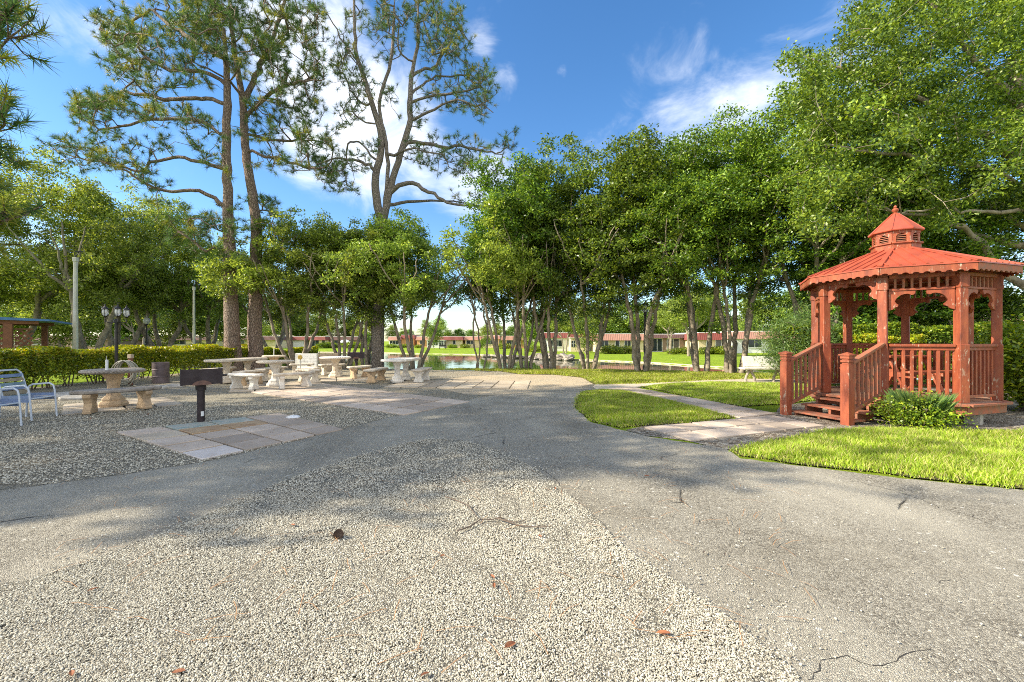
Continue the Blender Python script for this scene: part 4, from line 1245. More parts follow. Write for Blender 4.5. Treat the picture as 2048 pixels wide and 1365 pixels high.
    for s in (-1, 1):
        b = MB()
        for q in (-1, 1):
            b.tube([(s * 0.45 + q * 0.02, 0, 0.41), (s * 0.45 + q * 0.06, -0.02, 0.3), (s * 0.45 + q * 0.13, -0.02, 0.16), (s * 0.45 + q * 0.15, -0.02, 0.0)], [0.05, 0.045, 0.04, 0.055], 8)
        b.build('leg', M['cast_grey'], t, smooth=True)
    # kerb stones at the hedge foot
    st = [(108, 797, 0.75, 15), (135, 794, 0.6, 30), (172, 790, 0.7, 22), (206, 786, 0.75, 28), (150, 800, 0.55, 10), (315, 779, 0.7, 20), (350, 776, 0.6, 35), (292, 781, 0.5, 12)]
    for i, (px, py, L, a) in enumerate(st):
        p = G(px, py); rr = random.Random(i); b = MB(); n = 9
        b.slab([(L / 2 * math.cos(2 * math.pi * k / n) * rr.uniform(.85, 1.1), 0.17 * math.sin(2 * math.pi * k / n) * rr.uniform(.8, 1.15)) for k in range(n)], 0, 0.08)
        o = b.build('edging_stone', M['stone'], bevel=0.015); o.location = (p.x, p.y, 0.0); o.rotation_euler = (R(rr.uniform(4, 14)), 0, R(a + 45))
        tag(o, 'flat grey stone slab edging the bed along the hedge', 'edging stone', 'flat stones along the hedge')


def lantern(mb_metal, mb_glass, c, s=1.0):
    c = Vector(c)
    mb_glass.lathe([(0.06 * s, 0), (0.10 * s, 0.07 * s), (0.115 * s, 0.15 * s), (0.10 * s, 0.25 * s), (0.08 * s, 0.29 * s)], 12, c)
    mb_metal.lathe([(0.13 * s, 0.29 * s), (0.12 * s, 0.32 * s), (0.06 * s, 0.37 * s), (0.035 * s, 0.42 * s), (0.02 * s, 0.44 * s), (0.025 * s, 0.47 * s), (0.004, 0.52 * s)], 12, c)
    mb_metal.lathe([(0.02 * s, -0.07 * s), (0.05 * s, -0.03 * s), (0.075 * s, 0.0)], 10, c)
    for k in range(6):
        a = k * math.pi / 3
        mb_metal.tube([c + Vector((r * s * math.cos(a), r * s * math.sin(a), z * s)) for r, z in ((0.07, 0), (0.108, 0.07), (0.124, 0.15), (0.11, 0.25), (0.095, 0.29))], 0.008 * s, 5)


def lamps():
    # three-armed lantern post at the hedge
    t = empty('lantern_post', (-12.1, 12.85, 0), 0, 'black post with a cluster of carriage lanterns standing at the hedge', 'lamp post')
    b = MB(); b.lathe([(0.09, 0), (0.09, 0.05), (0.05, 0.08), (0.042, 0.5), (0.042, 1.92), (0.07, 1.94), (0.07, 2.02), (0.04, 2.05)], 14); b.build('post', M['black'], t)
    for k, a in enumerate((200, 320, 75)):
        a = R(a); e = Vector((0.27 * math.cos(a), 0.27 * math.sin(a), 2.14)); bm_, bg_ = MB(), MB()
        bm_.tube([(0, 0, 1.98), (e.x * .5, e.y * .5, 1.93), (e.x, e.y, 1.97), (e.x, e.y, 2.06)], 0.014, 8)
        lantern(bm_, bg_, e, 0.72)
        o = bm_.build('lantern', M['black'], t); bg_.build('glass', M['lampglass'], o, smooth=True)
    # globe lamp behind the hedge
    t = empty('globe_lamp', (-26.1, 30.0, -0.1), 0, 'black lamp post with a white acorn globe behind the hedge', 'lamp post')
    MB().lathe([(0.12, 0), (0.12, 0.3), (0.06, 0.4), (0.05, 2.6), (0.09, 2.62), (0.09, 2.7)], 12).build('post', M['black'], t)
    MB().lathe([(0.09, 2.7), (0.19, 2.8), (0.22, 2.95), (0.17, 3.08), (0.07, 3.15), (0.03, 3.25), (0.01, 3.28)], 16).build('globe', M['white_paint'], t, smooth=True)
    # lamp between the trees
    t = empty('lamp_post', (5.9, 18.6, 0.0), 0, 'dark lantern lamp post in front of the pond between the trees', 'lamp post')
    MB().lathe([(0.12, 0), (0.12, 0.25), (0.06, 0.35), (0.05, 2.5), (0.07, 2.52), (0.07, 2.6)], 12).build('post', M['black'], t)
    bm_, bg_ = MB(), MB(); lantern(bm_, bg_, (0, 0, 2.65), 1.1); o = bm_.build('lantern', M['black'], t); bg_.build('glass', M['lampglass'], o)
    # concrete poles
    for (px, py, Y, w, lab) in ((151, 520, 20, .17, 'thick square concrete pole with a bare wire bracket on top behind the hedge'), (388, 578, 24, .12, 'slimmer concrete pole with small light on top beside the left pine trunks')):
        p = P(px, py, Y); t = empty('concrete_pole', (p.x, Y, -0.2), R(12), lab, 'pole')
        H = p.z + 0.2; b = MB(); a = w / 2
        b.lathe([(a * 1.41, 0), (a * 1.0, H)], 4, phase=R(45)); b.build('shaft', M['pole'], t, bevel=0.02)
        b = MB(); b.box((0, 0, H + 0.0), (w * .95, w * .95, 0.2)); b.build('cap', M['pole'], t, bevel=0.01)
        b = MB(); b.tube([(0, 0, H + 0.1), (-0.05, 0, H + 0.3), (-0.3, 0, H + 0.38), (-0.32, 0, H + 0.45)], 0.02, 6); b.tube([(0, 0, H + 0.1), (0.12, 0, H + 0.35)], 0.02, 6)
        b.box((0.14, 0, H + 0.38), (0.25, 0.14, 0.05)); b.build('bracket', M['black'], t)


def litter():
    # fallen branch
    pl = [[(890, 995), (915, 1003), (935, 1013), (948, 1026), (955, 1040)], [(914, 1064), (940, 1054), (962, 1041), (985, 1040), (1000, 1037), (1020, 1044), (1040, 1046), (1055, 1040)], [(993, 1040), (1040, 1053), (1080, 1056), (1105, 1055)]]
    b = MB()
    for q, l in enumerate(pl):
        b.tube([G(x, y, 0.035) + Vector((0, 0, random.uniform(0, .015))) for x, y in l], [0.0052 - 0.003 * i / len(l) for i in range(len(l))], 6)
    b.tube([G(935, 1013, .035), G(938, 1004, .08)], 0.003, 5); b.tube([G(1000, 1037, .035), G(1002, 1030, .09)], 0.003, 5)
    tag(b.build('fallen_branch', M['twig'], smooth=True), 'forked dead branch lying on the pale gravel', 'branch')
    # pine cone
    c = G(676, 1076, 0.02); t = empty('pine_cone', (c.x, c.y, 0.042), R(30), 'dark open pine cone lying alone on the gravel', 'pine cone'); t.scale = (.85, .85, .85)
    b = MB(); b.lathe([(0.008, -.04), (0.018, -.02), (0.02, 0.0), (0.014, .025), (0.004, .045)], 8)
    for i in range(70):
        f = i / 70; a = i * 2.399; z = -0.036 + 0.08 * f; r = 0.034 * math.sin(math.pi * (0.12 + 0.8 * f)) + 0.004
        d = Vector((math.cos(a), math.sin(a), 0.35)); s = Vector((-math.sin(a), math.cos(a), 0)); p = Vector((0, 0, z))
        b.add([p + s * .004, p - s * .004, p + d * r - s * .009, p + d * r * 1.12 + Vector((0, 0, .004)), p + d * r + s * .009], [(0, 1, 2, 3, 4)])
    b.build('scales', M['cone'], t).rotation_euler = (R(70), R(20), 0)
    # crumpled scrap
    c = G(588, 840); b = MB(); rr = random.Random(1)
    b.lathe([(0.09, 0), (0.10, 0.015), (0.07, 0.04), (0.02, 0.05)], 9, sx=1.3)
    b.v = [(x + rr.uniform(-.02, .02), y + rr.uniform(-.02, .02), z + rr.uniform(0, .015)) for x, y, z in b.v]
    o = b.build('crumpled_paper', M['white_paint']); o.location = (c.x, c.y, 0.02); tag(o, 'crumpled white paper scrap on the gravel right of the grill', 'litter')
    # dry leaves
    sp_ = [(585, 1051, 1.5), (1110, 978, 1.2), (1294, 953, 1.2), (1080, 1073, 1), (985, 1154, 1), (988, 1172, 1.2), (1327, 1268, 1.8), (1020, 1292, 1.9), (850, 1350, 1.2), (185, 1180, 1.2), (357, 1345 - 0, 1.4), (143, 1348, 1.2), (1408, 1105, .8), (1450, 1109, .8), (885, 1112, 1), (118, 920, 1.2), (295, 830, 1.6), (180, 838, 1.4)]
    for i, (x, y, s) in enumerate(sp_):
        p = G(x, y, 0.03); rr = random.Random(i); b = MB(); n = 8; L = 0.015 * s * (1.2 if p.y < 4 else 1.8)
        up, dn = [], []
        for k in range(n + 1):
            f = k / n; w = math.sin(math.pi * f) ** 0.7 * L * 0.42; cz = 0.35 * L * (f - .5) ** 2
            up.append((L * (f - .5) * 2, w, cz + w * .5)); dn.append((L * (f - .5) * 2, -w, cz + w * .7))
        v = up + [(a[0], 0, a[2] * .2) for a in up] + dn; m_ = n + 1
        b.add(v, [(k, k + 1, k + 1 + m_, k + m_) for k in range(n)] + [(k + m_, k + 1 + m_, k + 1 + 2 * m_, k + 2 * m_) for k in range(n)])
        o = b.build('dry_leaf', M['leaf_brown'] if i not in (12, 13) else M['twig']); o.location = p; o.rotation_euler = (rr.uniform(-.2, .2), rr.uniform(-.2, .2), rr.uniform(0, 6))
        tag(o, 'small curled brown leaf lying on the ground', 'leaf', 'dry leaves scattered on the ground')
    # fallen pine needles
    r = np.random.default_rng(9); n = 420; V = []; T = []
    for i in range(n):
        y = r.uniform(1.7, 7.0); x = r.uniform(-1.1, 0.75) * y; a = r.uniform(0, np.pi); L = r.uniform(.05, .10); c = r.uniform(-.4, .4)
        z = 0.034 if y < 6 else 0.028
        d = np.array([np.cos(a), np.sin(a), 0]); s = np.array([-d[1], d[0], 0]); w = 0.0016
        p0 = np.array([x, y, z]); p1 = p0 + d * L + s * c * L * .3 + [0, 0, .008]; p2 = p0 + d * 2 * L
        k = len(V); V += [p0 - s * w, p0 + s * w, p1 + s * w, p1 - s * w, p2 + s * w, p2 - s * w]; T += [(k, k + 1, k + 2, k + 3), (k + 3, k + 2, k + 4, k + 5)]
    o = np_mesh('fallen_needles', np.array(V), np.array(T), M['straw']); tag(o, 'thin orange pine needles strewn over the gravel', 'needles', kind='stuff')
# ================================================================= plants
class Skel:
    def __init__(self, seed=0):
        self.r = np.random.default_rng(seed)
        self.p = np.zeros((40000, 3)); self.par = np.full(40000, -1, int); self.mr = np.zeros(40000); self.dr = np.zeros((40000, 3)); self.n = 0
        self.tips = []

    def node(self, p, par, mr, d):
        i = self.n; self.p[i] = p; self.par[i] = par; self.mr[i] = mr; self.dr[i] = d; self.n += 1
        return i

    def line(self, pts, r0, r1, root=False, step=0.3, wob=0.03):
        pts = [np.array(q, float) for q in pts]
        # smooth through the points
        dense = []
        for i in range(len(pts) - 1):
            a = pts[max(i - 1, 0)]; b = pts[i]; c = pts[i + 1]; d = pts[min(i + 2, len(pts) - 1)]
            k = max(2, int(np.linalg.norm(c - b) / step))
            for j in range(k):
                t = j / k
                dense.append(0.5 * ((2 * b) + (c - a) * t + (2 * a - 5 * b + 4 * c - d) * t * t + (3 * b - a - 3 * c + d) * t ** 3))
        dense.append(pts[-1])
        if root: prev = -1; st = 0
        else:
            q = dense[0]; dd = np.linalg.norm(self.p[:self.n] - q, axis=1); prev = int(dd.argmin()); st = 1
        N = len(dense)
        for i in range(st, N):
            f = i / (N - 1); rr = r0 * (1 - f) + r1 * f
            w = self.r.normal(0, wob, 3) * (0 if i == 0 else 1)
            q = dense[i] + w
            d = dense[i] - dense[i - 1] if i else dense[1] - dense[0]
            prev = self.node(q, prev, rr, d / (np.linalg.norm(d) + 1e-9))
        return prev

    def attach(self, A, step=0.35, bend=0.35, jit=0.05, skip_below=-9, tip=True):
        A = np.asarray(A); base = self.p[:self.n]
        d0 = np.array([np.min(np.linalg.norm(base - a, axis=1)) for a in A])
        for idx in np.argsort(d0):
            a = A[idx]; d = np.linalg.norm(self.p[:self.n] - a, axis=1)
            if skip_below > -9: d = d + np.where(self.p[:self.n, 2] < skip_below, 50, 0)
            j = int(d.argmin()); L = d[j]
            if L < 0.05: continue
            s = self.p[j].copy(); c = s + self.dr[j] * L * bend + (a - s) * 0.25
            k = max(1, int(L / step)); prev = j; last = s
            for i in range(1, k + 1):
                t = i / k; q = (1 - t) ** 2 * s + 2 * t * (1 - t) * c + t * t * a
                if i < k: q = q + self.r.normal(0, jit * min(L, 2), 3)
                dv = q - last; prev = self.node(q, prev, 0, dv / (np.linalg.norm(dv) + 1e-9)); last = q
                if self.n > 39000: return
            if tip: self.tips.append(prev)

    def radii(self, tip_r=0.008, p=2.4):
        n = self.n; acc = np.zeros(n)
        rad = np.zeros(n)
        for i in range(n - 1, -1, -1):
            c = acc[i] ** (1 / p) if acc[i] > 0 else tip_r
            rad[i] = max(c, self.mr[i]) if self.mr[i] > 0 else c
            if self.par[i] >= 0: acc[self.par[i]] += c ** p
        # children never thicker than parents
        for i in range(n):
            if self.par[i] >= 0: rad[i] = min(rad[i], rad[self.par[i]])
        return rad

    def tubes(self, tip_r=0.008, p=2.4, org=(0, 0, 0), big=0.05):
        n = self.n; rad = self.radii(tip_r, p); P_ = self.p[:n] - np.array(org)
        main = np.full(n, -1)
        for i in range(n):
            q = self.par[i]
            if q >= 0 and (main[q] < 0 or rad[i] > rad[main[q]]): main[q] = i
        ed = np.zeros((n, 3)); has = self.par[:n] >= 0
        ed[has] = P_[has] - P_[self.par[:n][has]]
        ed /= (np.linalg.norm(ed, axis=1, keepdims=True) + 1e-9)
        nd_ = ed.copy(); m = main >= 0; nd_[m] += ed[main[m]]; nd_ /= (np.linalg.norm(nd_, axis=1, keepdims=True) + 1e-9)
        ref = np.array([0.31, 0.95, 0.05])

        def ring(c, d, r, k):
            u = np.cross(d, ref); u /= (np.linalg.norm(u, axis=1, keepdims=True) + 1e-9); w = np.cross(d, u)
            a = np.arange(k) * 2 * np.pi / k
            return c[:, None] + (u[:, None] * np.cos(a)[None, :, None] + w[:, None] * np.sin(a)[None, :, None]) * r[:, None, None]
        Vs, Fs, off = [], [], 0
        idx = np.where(has)[0]; par = self.par[idx]
        for k, sel in ((12, rad[idx] > big), (5, rad[idx] <= big)):
            ii = idx[sel]; pp = par[sel]
            if len(ii) == 0: continue
            ismain = main[pp] == ii
            sd = np.where(ismain[:, None], nd_[pp], ed[ii]); sr = np.where(ismain, rad[pp], np.minimum(rad[ii] * 1.25, rad[pp]))
            a = ring(P_[pp], sd, sr, k); b = ring(P_[ii], nd_[ii], rad[ii], k)
            V = np.concatenate([a, b], 1).reshape(-1, 3); m_ = len(ii)
            q = np.arange(k); f = np.stack([q, (q + 1) % k, (q + 1) % k + k, q + k], 1)
            Fq = (np.arange(m_)[:, None, None] * 2 * k + f[None]).reshape(-1, 4) + off
            Vs.append(V); Fs.append(Fq); off += len(V)
        return np.concatenate(Vs), np.concatenate(Fs)


def unit(v): return v / (np.linalg.norm(v, axis=-1, keepdims=True) + 1e-9)


def leaf_mesh(C, per, rc, L, W, seed, flat=0.6, up=0.5, droop=0.25):
    """diamond leaves scattered round the cluster centres C"""
    r = np.random.default_rng(seed); n = len(C) * per
    c = np.repeat(C, per, 0) + np.clip(r.normal(0, 1, (n, 3)), -2, 2) * np.array([rc, rc, rc * flat]) * 0.6
    nrm = unit(r.normal(0, 1, (n, 3)) + [0, 0, up * 2]); t = unit(np.cross(nrm, r.normal(0, 1, (n, 3)))); t = unit(t + [0, 0, -droop]); s = unit(np.cross(nrm, t))
    l = L * r.uniform(.65, 1.2, (n, 1)); w = W * r.uniform(.75, 1.2, (n, 1))
    V = np.stack([c - t * l * .5, c + s * w * .5 - t * l * 0.05, c + t * l * .5, c - s * w * .5 - t * l * 0.05], 1)
    return V.reshape(-1, 3), np.arange(n * 4).reshape(-1, 4)


def needle_mesh(C, D, per, L, w, seed):
    """sprays of needles at C opening along D"""
    r = np.random.default_rng(seed); n = len(C) * per
    c = np.repeat(C, per, 0); d = np.repeat(unit(D), per, 0)
    c = c - d * r.uniform(0, .16, (n, 1))
    v = unit(d * r.uniform(.15, 1.0, (n, 1)) + unit(r.normal(0, 1, (n, 3))) * 0.95 + [0, 0, .12])
    l = L * r.uniform(.7, 1.15, (n, 1)); s = unit(np.cross(v, r.normal(0, 1, (n, 3)))) * w
    tip = c + v * l + np.concatenate([np.zeros((n, 2)), -0.12 * l * r.random((n, 1))], 1)
    V = np.stack([c - s, c + s, tip], 1)
    return V.reshape(-1, 3), np.arange(n * 3).reshape(-1, 3)


def make_tree(name, loc, label, cat, sk, foliage, bark, leafm, group=None, tip_r=0.008, p=2.4, big=0.05, bake=False):
    t = empty(name, loc, 0, label, cat, group)
    V, Fq = sk.tubes(tip_r, p, loc if bake else (0, 0, 0), big)
    np_mesh('trunk', V, Fq, bark, t, smooth=True)
    for nm, (V, Fq), m in foliage:
        np_mesh(nm, V - (np.array(loc) if bake else 0), Fq, m, t)
    return t


# ---- pines drawn limb by limb
def pine(name, label, Y0, trunk, limbs, pads, seed, bark, extra=None, dens=1.0, group='tall pines', per=52, needle=0.29, base=None, yellow=0.14, depth=1.5, curly=0.07):
    """trunk: list of (px, py); radii in metres; limbs: (points, r0, r1, depth drift); pads: (px, py, rx, ry[, weight])"""
    sk = Skel(seed); r = sk.r
    for k, (pts, r0, r1) in enumerate(trunk):
        q = [np.array(P(x, y, Y0 + (dy if len(pp) > 2 else 0))) for pp in pts for x, y, dy in [(pp + (0,))[:3]]]
        sk.line(q, r0, r1, root=(k == 0), step=0.35, wob=0.015)
    for pts, r0, r1, dr in limbs:
        m = len(pts) - 1
        q = [np.array(P(x, y, Y0 + dr * (i / m) ** 0.8)) for i, (x, y) in enumerate(pts)]
        sk.line(q, r0, r1, wob=0.035)
    A = []
    for pd in pads:
        px, py, rx, ry = pd[:4]; wgt = pd[4] if len(pd) > 4 else 1.0; dz = pd[5] if len(pd) > 5 else 0.0
        n = int(rx * ry / 62 * dens * wgt)
        for _ in range(n):
            a = r.uniform(0, 2 * np.pi); q = math.sqrt(r.random())
            A.append(P(px + rx * q * math.cos(a), py + ry * q * math.sin(a), Y0 + dz + r.normal(0, depth * (0.5 + 0.5 * min(rx, 90) / 90))))
    if extra is not None: A += extra(r)
    A = np.array([tuple(a) for a in A])
    sk.attach(A, step=0.28, bend=0.3, jit=curly)
    tips = np.array(sk.tips)
    # short side twigs, each ending in a spray
    T = []
    for t in tips:
        for _ in range(3):
            v = unit(sk.dr[t] * 0.6 + r.normal(0, 1, 3) * .8 + [0, 0, .35]); L = r.uniform(.15, .45)
            q = sk.p[t] + v * L * .5 + r.normal(0, .02, 3); i = sk.node(q, t, 0, v); v2 = unit(v + [0, 0, .5]); j = sk.node(q + v2 * L * .5, i, 0, v2); T.append(j)
            if sk.n > 39900: break
    T = np.array(T); C = sk.p[T]; D = sk.dr[T]
    yl = r.random(len(T)) < yellow
    fo = [('crown', needle_mesh(C[~yl], D[~yl], per, needle, .0065, seed), M['needle']), ('dry_needles', needle_mesh(C[yl], D[yl], per, needle, .0065, seed + 1), M['needle_yellow'])]
    b = P(trunk[0][0][0][0], trunk[0][0][0][1], Y0) if base is None else Vector(base)
    return make_tree(name, (b.x, b.y, 0.0), label, 'tree', sk, fo, M[bark], None, group, tip_r=0.0075, p=2.3, bake=True)


def pines():
    pine('pine_tree', 'tall pine with straight trunk, leftmost of the pair of pines behind the long stone table', 19.5,
         [([(474, 752), (470, 742), (466, 700), (462, 600), (459, 500), (455, 400), (454, 340), (453, 265), (455, 190), (452, 120), (448, 60)], 0.37, 0.07)],
         [([(452, 412), (425, 398), (400, 383), (381, 381), (324, 381), (295, 370), (267, 354), (235, 335), (200, 325)], .10, .03, -1.2),
          ([(449, 337), (420, 330), (395, 322), (360, 316), (331, 318), (300, 328), (285, 345), (230, 330), (160, 318), (105, 300)], .09, .025, 1.0),
          ([(453, 275), (420, 252), (380, 240), (342, 238), (300, 240), (260, 250), (190, 265)], .08, .025, -0.8),
          ([(453, 212), (425, 200), (400, 197), (340, 200), (270, 186), (200, 195), (150, 205)], .08, .025, 1.2),
          ([(453, 165), (400, 145), (340, 140), (300, 120), (250, 75), (205, 60)], .08, .025, -1.0),
          ([(452, 120), (400, 90), (340, 50), (300, 20)], .07, .025, 0.8),
          ([(459, 500), (430, 495), (412, 505), (385, 485), (350, 460)], .04, .015, -0.8)],
         [(250, 95, 60, 45), (235, 50, 45, 40), (320, 60, 75, 45), (400, 50, 60, 50), (300, 150, 80, 35), (400, 130, 55, 45), (190, 200, 60, 30), (170, 240, 45, 30), (255, 215, 80, 28), (340, 230, 65, 25), (195, 275, 45, 18, .7),
          (130, 300, 35, 22), (180, 318, 60, 20), (250, 325, 60, 18, .7), (262, 292, 20, 18), (315, 292, 26, 18), (400, 270, 40, 35, .7), (430, 330, 35, 22, .7), (290, 345, 60, 18, .6), (310, 385, 45, 22, .6), (360, 450, 55, 30, .8), (445, 440, 35, 25), (430, 490, 60, 30, .7), (420, 20, 60, 45), (360, -30, 90, 40)],
         31, 'pine_bark', yellow=.16)
    pine('pine_tree', 'tall forked pine, right one of the pair of pines behind the long stone table', 20.2,
         [([(518, 750), (514, 735), (510, 680), (510, 600), (512, 500), (512, 440), (505, 390), (497, 340), (490, 290), (488, 240), (486, 205), (480, 170), (470, 110), (462, 40), (458, -40)], 0.35, 0.06)],
         [([(487, 205), (500, 175), (520, 130), (540, 95), (558, 40), (575, -10)], .11, .04, 0.8),
          ([(488, 235), (510, 215), (541, 187), (575, 172), (610, 165), (650, 160)], .08, .025, -1.0),
          ([(492, 265), (515, 275), (552, 282), (600, 280), (640, 285), (668, 300)], .07, .025, 1.0),
          ([(497, 300), (530, 312), (580, 325), (630, 340)], .05, .02, -0.8),
          ([(486, 200), (455, 160), (420, 140), (380, 120)], .07, .02, -1.4),
          ([(512, 420), (540, 425), (570, 450)], .035, .015, 0.6), ([(512, 520), (535, 500), (550, 470)], .03, .012, -.5)],
         [(470, 80, 70, 55, .8), (540, 50, 70, 50), (600, 30, 50, 40), (590, 110, 55, 45), (520, 130, 60, 40), (630, 75, 25, 30, .6), (600, 190, 50, 35), (630, 165, 30, 25), (545, 215, 60, 30), (620, 225, 35, 25), (500, 250, 45, 30, .6), (570, 270, 55, 25), (640, 285, 40, 30), (600, 320, 45, 25), (660, 345, 28, 30), (540, 320, 40, 25, .6),
          (550, 430, 30, 22), (520, 405, 35, 18), (565, 470, 30, 25, .7), (500, 450, 30, 20, .7), (540, 500, 30, 30, .5), (470, -40, 100, 45), (580, -50, 80, 40)],
         32, 'pine_bark', yellow=.16)
    pine('pine_tree', 'grey barked forked pine with sparse twiggy crown, standing alone in the picnic yard', 20.8,
         [([(755, 748), (755, 738), (756, 660), (758, 560), (763, 500), (764, 452), (756, 415), (751, 381), (751, 354), (762, 305), (760, 259), (743, 206), (727, 152), (713, 107), (709, 50), (709, -20)], 0.33, 0.05),
          ([(764, 455), (772, 420), (777, 400), (785, 358), (796, 325), (804, 297), (815, 265), (820, 240), (819, 206), (823, 152), (836, 80), (835, 10)], .185, .03),
          ([(766, 440), (773, 380), (776, 330), (772, 290), (767, 262), (758, 215), (768, 168), (781, 126), (786, 69), (789, 0)], .11, .025)],
         [([(751, 354), (745, 335), (731, 328), (715, 322), (697, 320), (675, 319), (655, 322), (630, 330)], .09, .03, -0.9),
          ([(756, 330), (740, 310), (724, 290), (712, 284), (701, 286), (693, 300), (695, 320)], .06, .02, 0.9),
          ([(780, 388), (800, 372), (827, 366), (845, 378), (857, 385), (878, 396), (895, 408), (920, 412), (941, 411), (979, 415), (1010, 412)], .12, .025, -1.2),
          ([(778, 412), (800, 407), (846, 402), (884, 403), (920, 404), (950, 425)], .09, .02, 1.4),
          ([(806, 293), (830, 285), (865, 290), (895, 296), (922, 293), (960, 301), (985, 305), (998, 309), (1010, 300), (1018, 288)], .10, .02, 0.7),
          ([(783, 318), (800, 305), (830, 300), (880, 310)], .08, .02, -1.2),
          ([(819, 244), (838, 233), (857, 225), (885, 210), (914, 198), (940, 208), (960, 213), (985, 225)], .08, .02, -0.8),
          ([(820, 187), (845, 172), (872, 152), (903, 152), (940, 148)], .07, .02, 0.9),
          ([(822, 200), (855, 195), (888, 189), (926, 183), (964, 175)], .06, .02, -0.4),
          ([(830, 150), (842, 141), (862, 140), (880, 118), (895, 95), (905, 70)], .06, .02, 1.0),
          ([(823, 130), (805, 110), (795, 80), (800, 40)], .05, .02, -1.0),
          ([(745, 212), (720, 205), (700, 180), (690, 150)], .05, .02, 0.8), ([(718, 125), (690, 90), (665, 45), (640, 10)], .05, .02, -0.6), ([(758, 250), (730, 245), (705, 225), (690, 225)], .05, .02, -0.8)],
         [(690, 95, 22, 35, .8), (700, 150, 30, 30, .7), (675, 130, 15, 22), (690, 230, 28, 22, .8), (720, 195, 35, 30, .5), (740, 40, 50, 30, .5), (790, 35, 40, 30, .6), (775, 90, 35, 35, .5), (850, 30, 40, 28), (905, 40, 25, 28), (915, 85, 28, 30), (870, 75, 38, 30, .8), (880, 120, 40, 22, .6), (955, 145, 32, 24), (935, 180, 40, 20, .6), (975, 180, 18, 28, .8), (900, 205, 50, 20, .5), (950, 215, 38, 20, .8),
          (860, 170, 40, 25, .4), (990, 300, 38, 18, .6), (1015, 275, 18, 15, .6), (905, 290, 50, 20, .5), (890, 325, 60, 20, .8), (930, 335, 30, 18, .8), (835, 300, 40, 25, .4), (700, 330, 40, 22, .6), (665, 340, 30, 22), (690, 370, 35, 16, .8), (735, 300, 30, 20, .4), (820, 240, 30, 25, .4), (765, 185, 35, 25, .35), (950, 400, 60, 12, .3), (985, 340, 14, 16, .8), (745, -30, 70, 30, .6), (860, -30, 70, 25, .6)],
         33, 'grey_pine_bark', dens=2.0, per=36, needle=.25, yellow=.14, curly=.12)
    # the pine just outside the left edge: only its long sprays reach into view
    def ex(r):
        o = []
        for z in r.choice([4.6, 5.8, 7.2, 8.6], 150):
            y = 4.4 + r.normal(0, 1.3); o.append(Vector((min(-1.38 * y - .5, -8.4 + r.normal(0, 1.3)), y, z + r.normal(0, .35))))
        return o
    Yd = 4.9
    sk_tr = [([(-420, 925), (-425, 600), (-430, 300), (-432, 0), (-434, -300), (-436, -560)], .30, .05)]
    lm = [([(-430, 380), (-250, 370), (-100, 330), (-20, 290)], .06, .02, -0.4), ([(-432, 150), (-250, 100), (-100, 60), (-10, 60)], .06, .02, 0.3), ([(-428, 520), (-250, 490), (-100, 440), (-10, 430)], .05, .02, 0.2),
          ([(-432, -100), (-540, -180), (-700, -240)], .06, .02, 0.8), ([(-431, 60), (-540, 0), (-700, -40)], .06, .02, -0.8), ([(-434, -250), (-300, -330), (-200, -380)], .05, .02, -.6)]
    pine('pine_tree', 'near pine at the left edge showing only its drooping needle sprays', Yd, sk_tr, lm,
         [(-8, 30, 22, 25, 2.2), (8, 78, 18, 14, 2.4), (-15, 100, 20, 12, 2), (-8, 250, 20, 25, 2.2), (0, 298, 16, 14, 2), (-20, 380, 20, 20, 2), (0, 425, 28, 20, 1.6), (-15, 465, 25, 18, 1.3), (-90, 300, 60, 60, .35), (-90, 60, 60, 60, .35), (-90, 450, 50, 50, .35)],
         34, 'pine_bark', extra=ex, per=40, needle=.20, yellow=.35, depth=.3, dens=.36)
    # pines further out to the left throw the streaked shade over the gravel
    out = ((-17.5, 6.0, 44, 1), (-22.5, 3.0, 45, 1), (-24.5, 9.5, 46, 1), (-15.4, 2.4, 48, .74), (-19.2, 2.6, 49, .8))
    first = None
    for i, (x, y, s, ss) in enumerate(out):
        if first is None:
            sk = Skel(s); r = sk.r
            sk.line([(0, 0, -.1), (.1, 0, 4), (-.1, .1, 8), (.1, 0, 12.5), (.15, .1, 15)], .32, .06, root=True, wob=.02)
            for k in range(12):
                a = k * 2.4; z = 6 + k * .65; L = r.uniform(2, 4.2)
                sk.line([(0, 0, z), (L * .5 * math.cos(a), L * .5 * math.sin(a), z + .5), (L * math.cos(a), L * math.sin(a), z + 1.0)], .06, .02)
            A = []
            for k in range(30):
                a = r.uniform(0, 6.28); L = r.uniform(.5, 4.0); z = r.uniform(7, 15.5); c = np.array([L * math.cos(a), L * math.sin(a), z])
                A += [c + r.normal(0, 1, 3) * [.7, .7, .3] for _ in range(28)]
            sk.attach(A, step=.4, bend=.3, jit=.06)
            T = np.array(sk.tips)
            first = make_tree('pine_tree', (x, y, 0), 'tall pine beyond the left edge of the view shading the yard', 'tree', sk, [('crown', needle_mesh(np.repeat(sk.p[T], 3, 0) + r.normal(0, .15, (len(T) * 3, 3)), np.repeat(sk.dr[T], 3, 0), 40, .28, .010, s), M['needle'])], M['pine_bark'], None, 'pines outside the left edge')
        else:
            c = copy_tree(first); c.location = (x, y, 0); c.rotation_euler = (0, 0, 1.9 * i); c.scale = (ss * .66, ss * .66, ss)
            c['label'] = 'tall pine beyond the left edge of the view shading the yard'


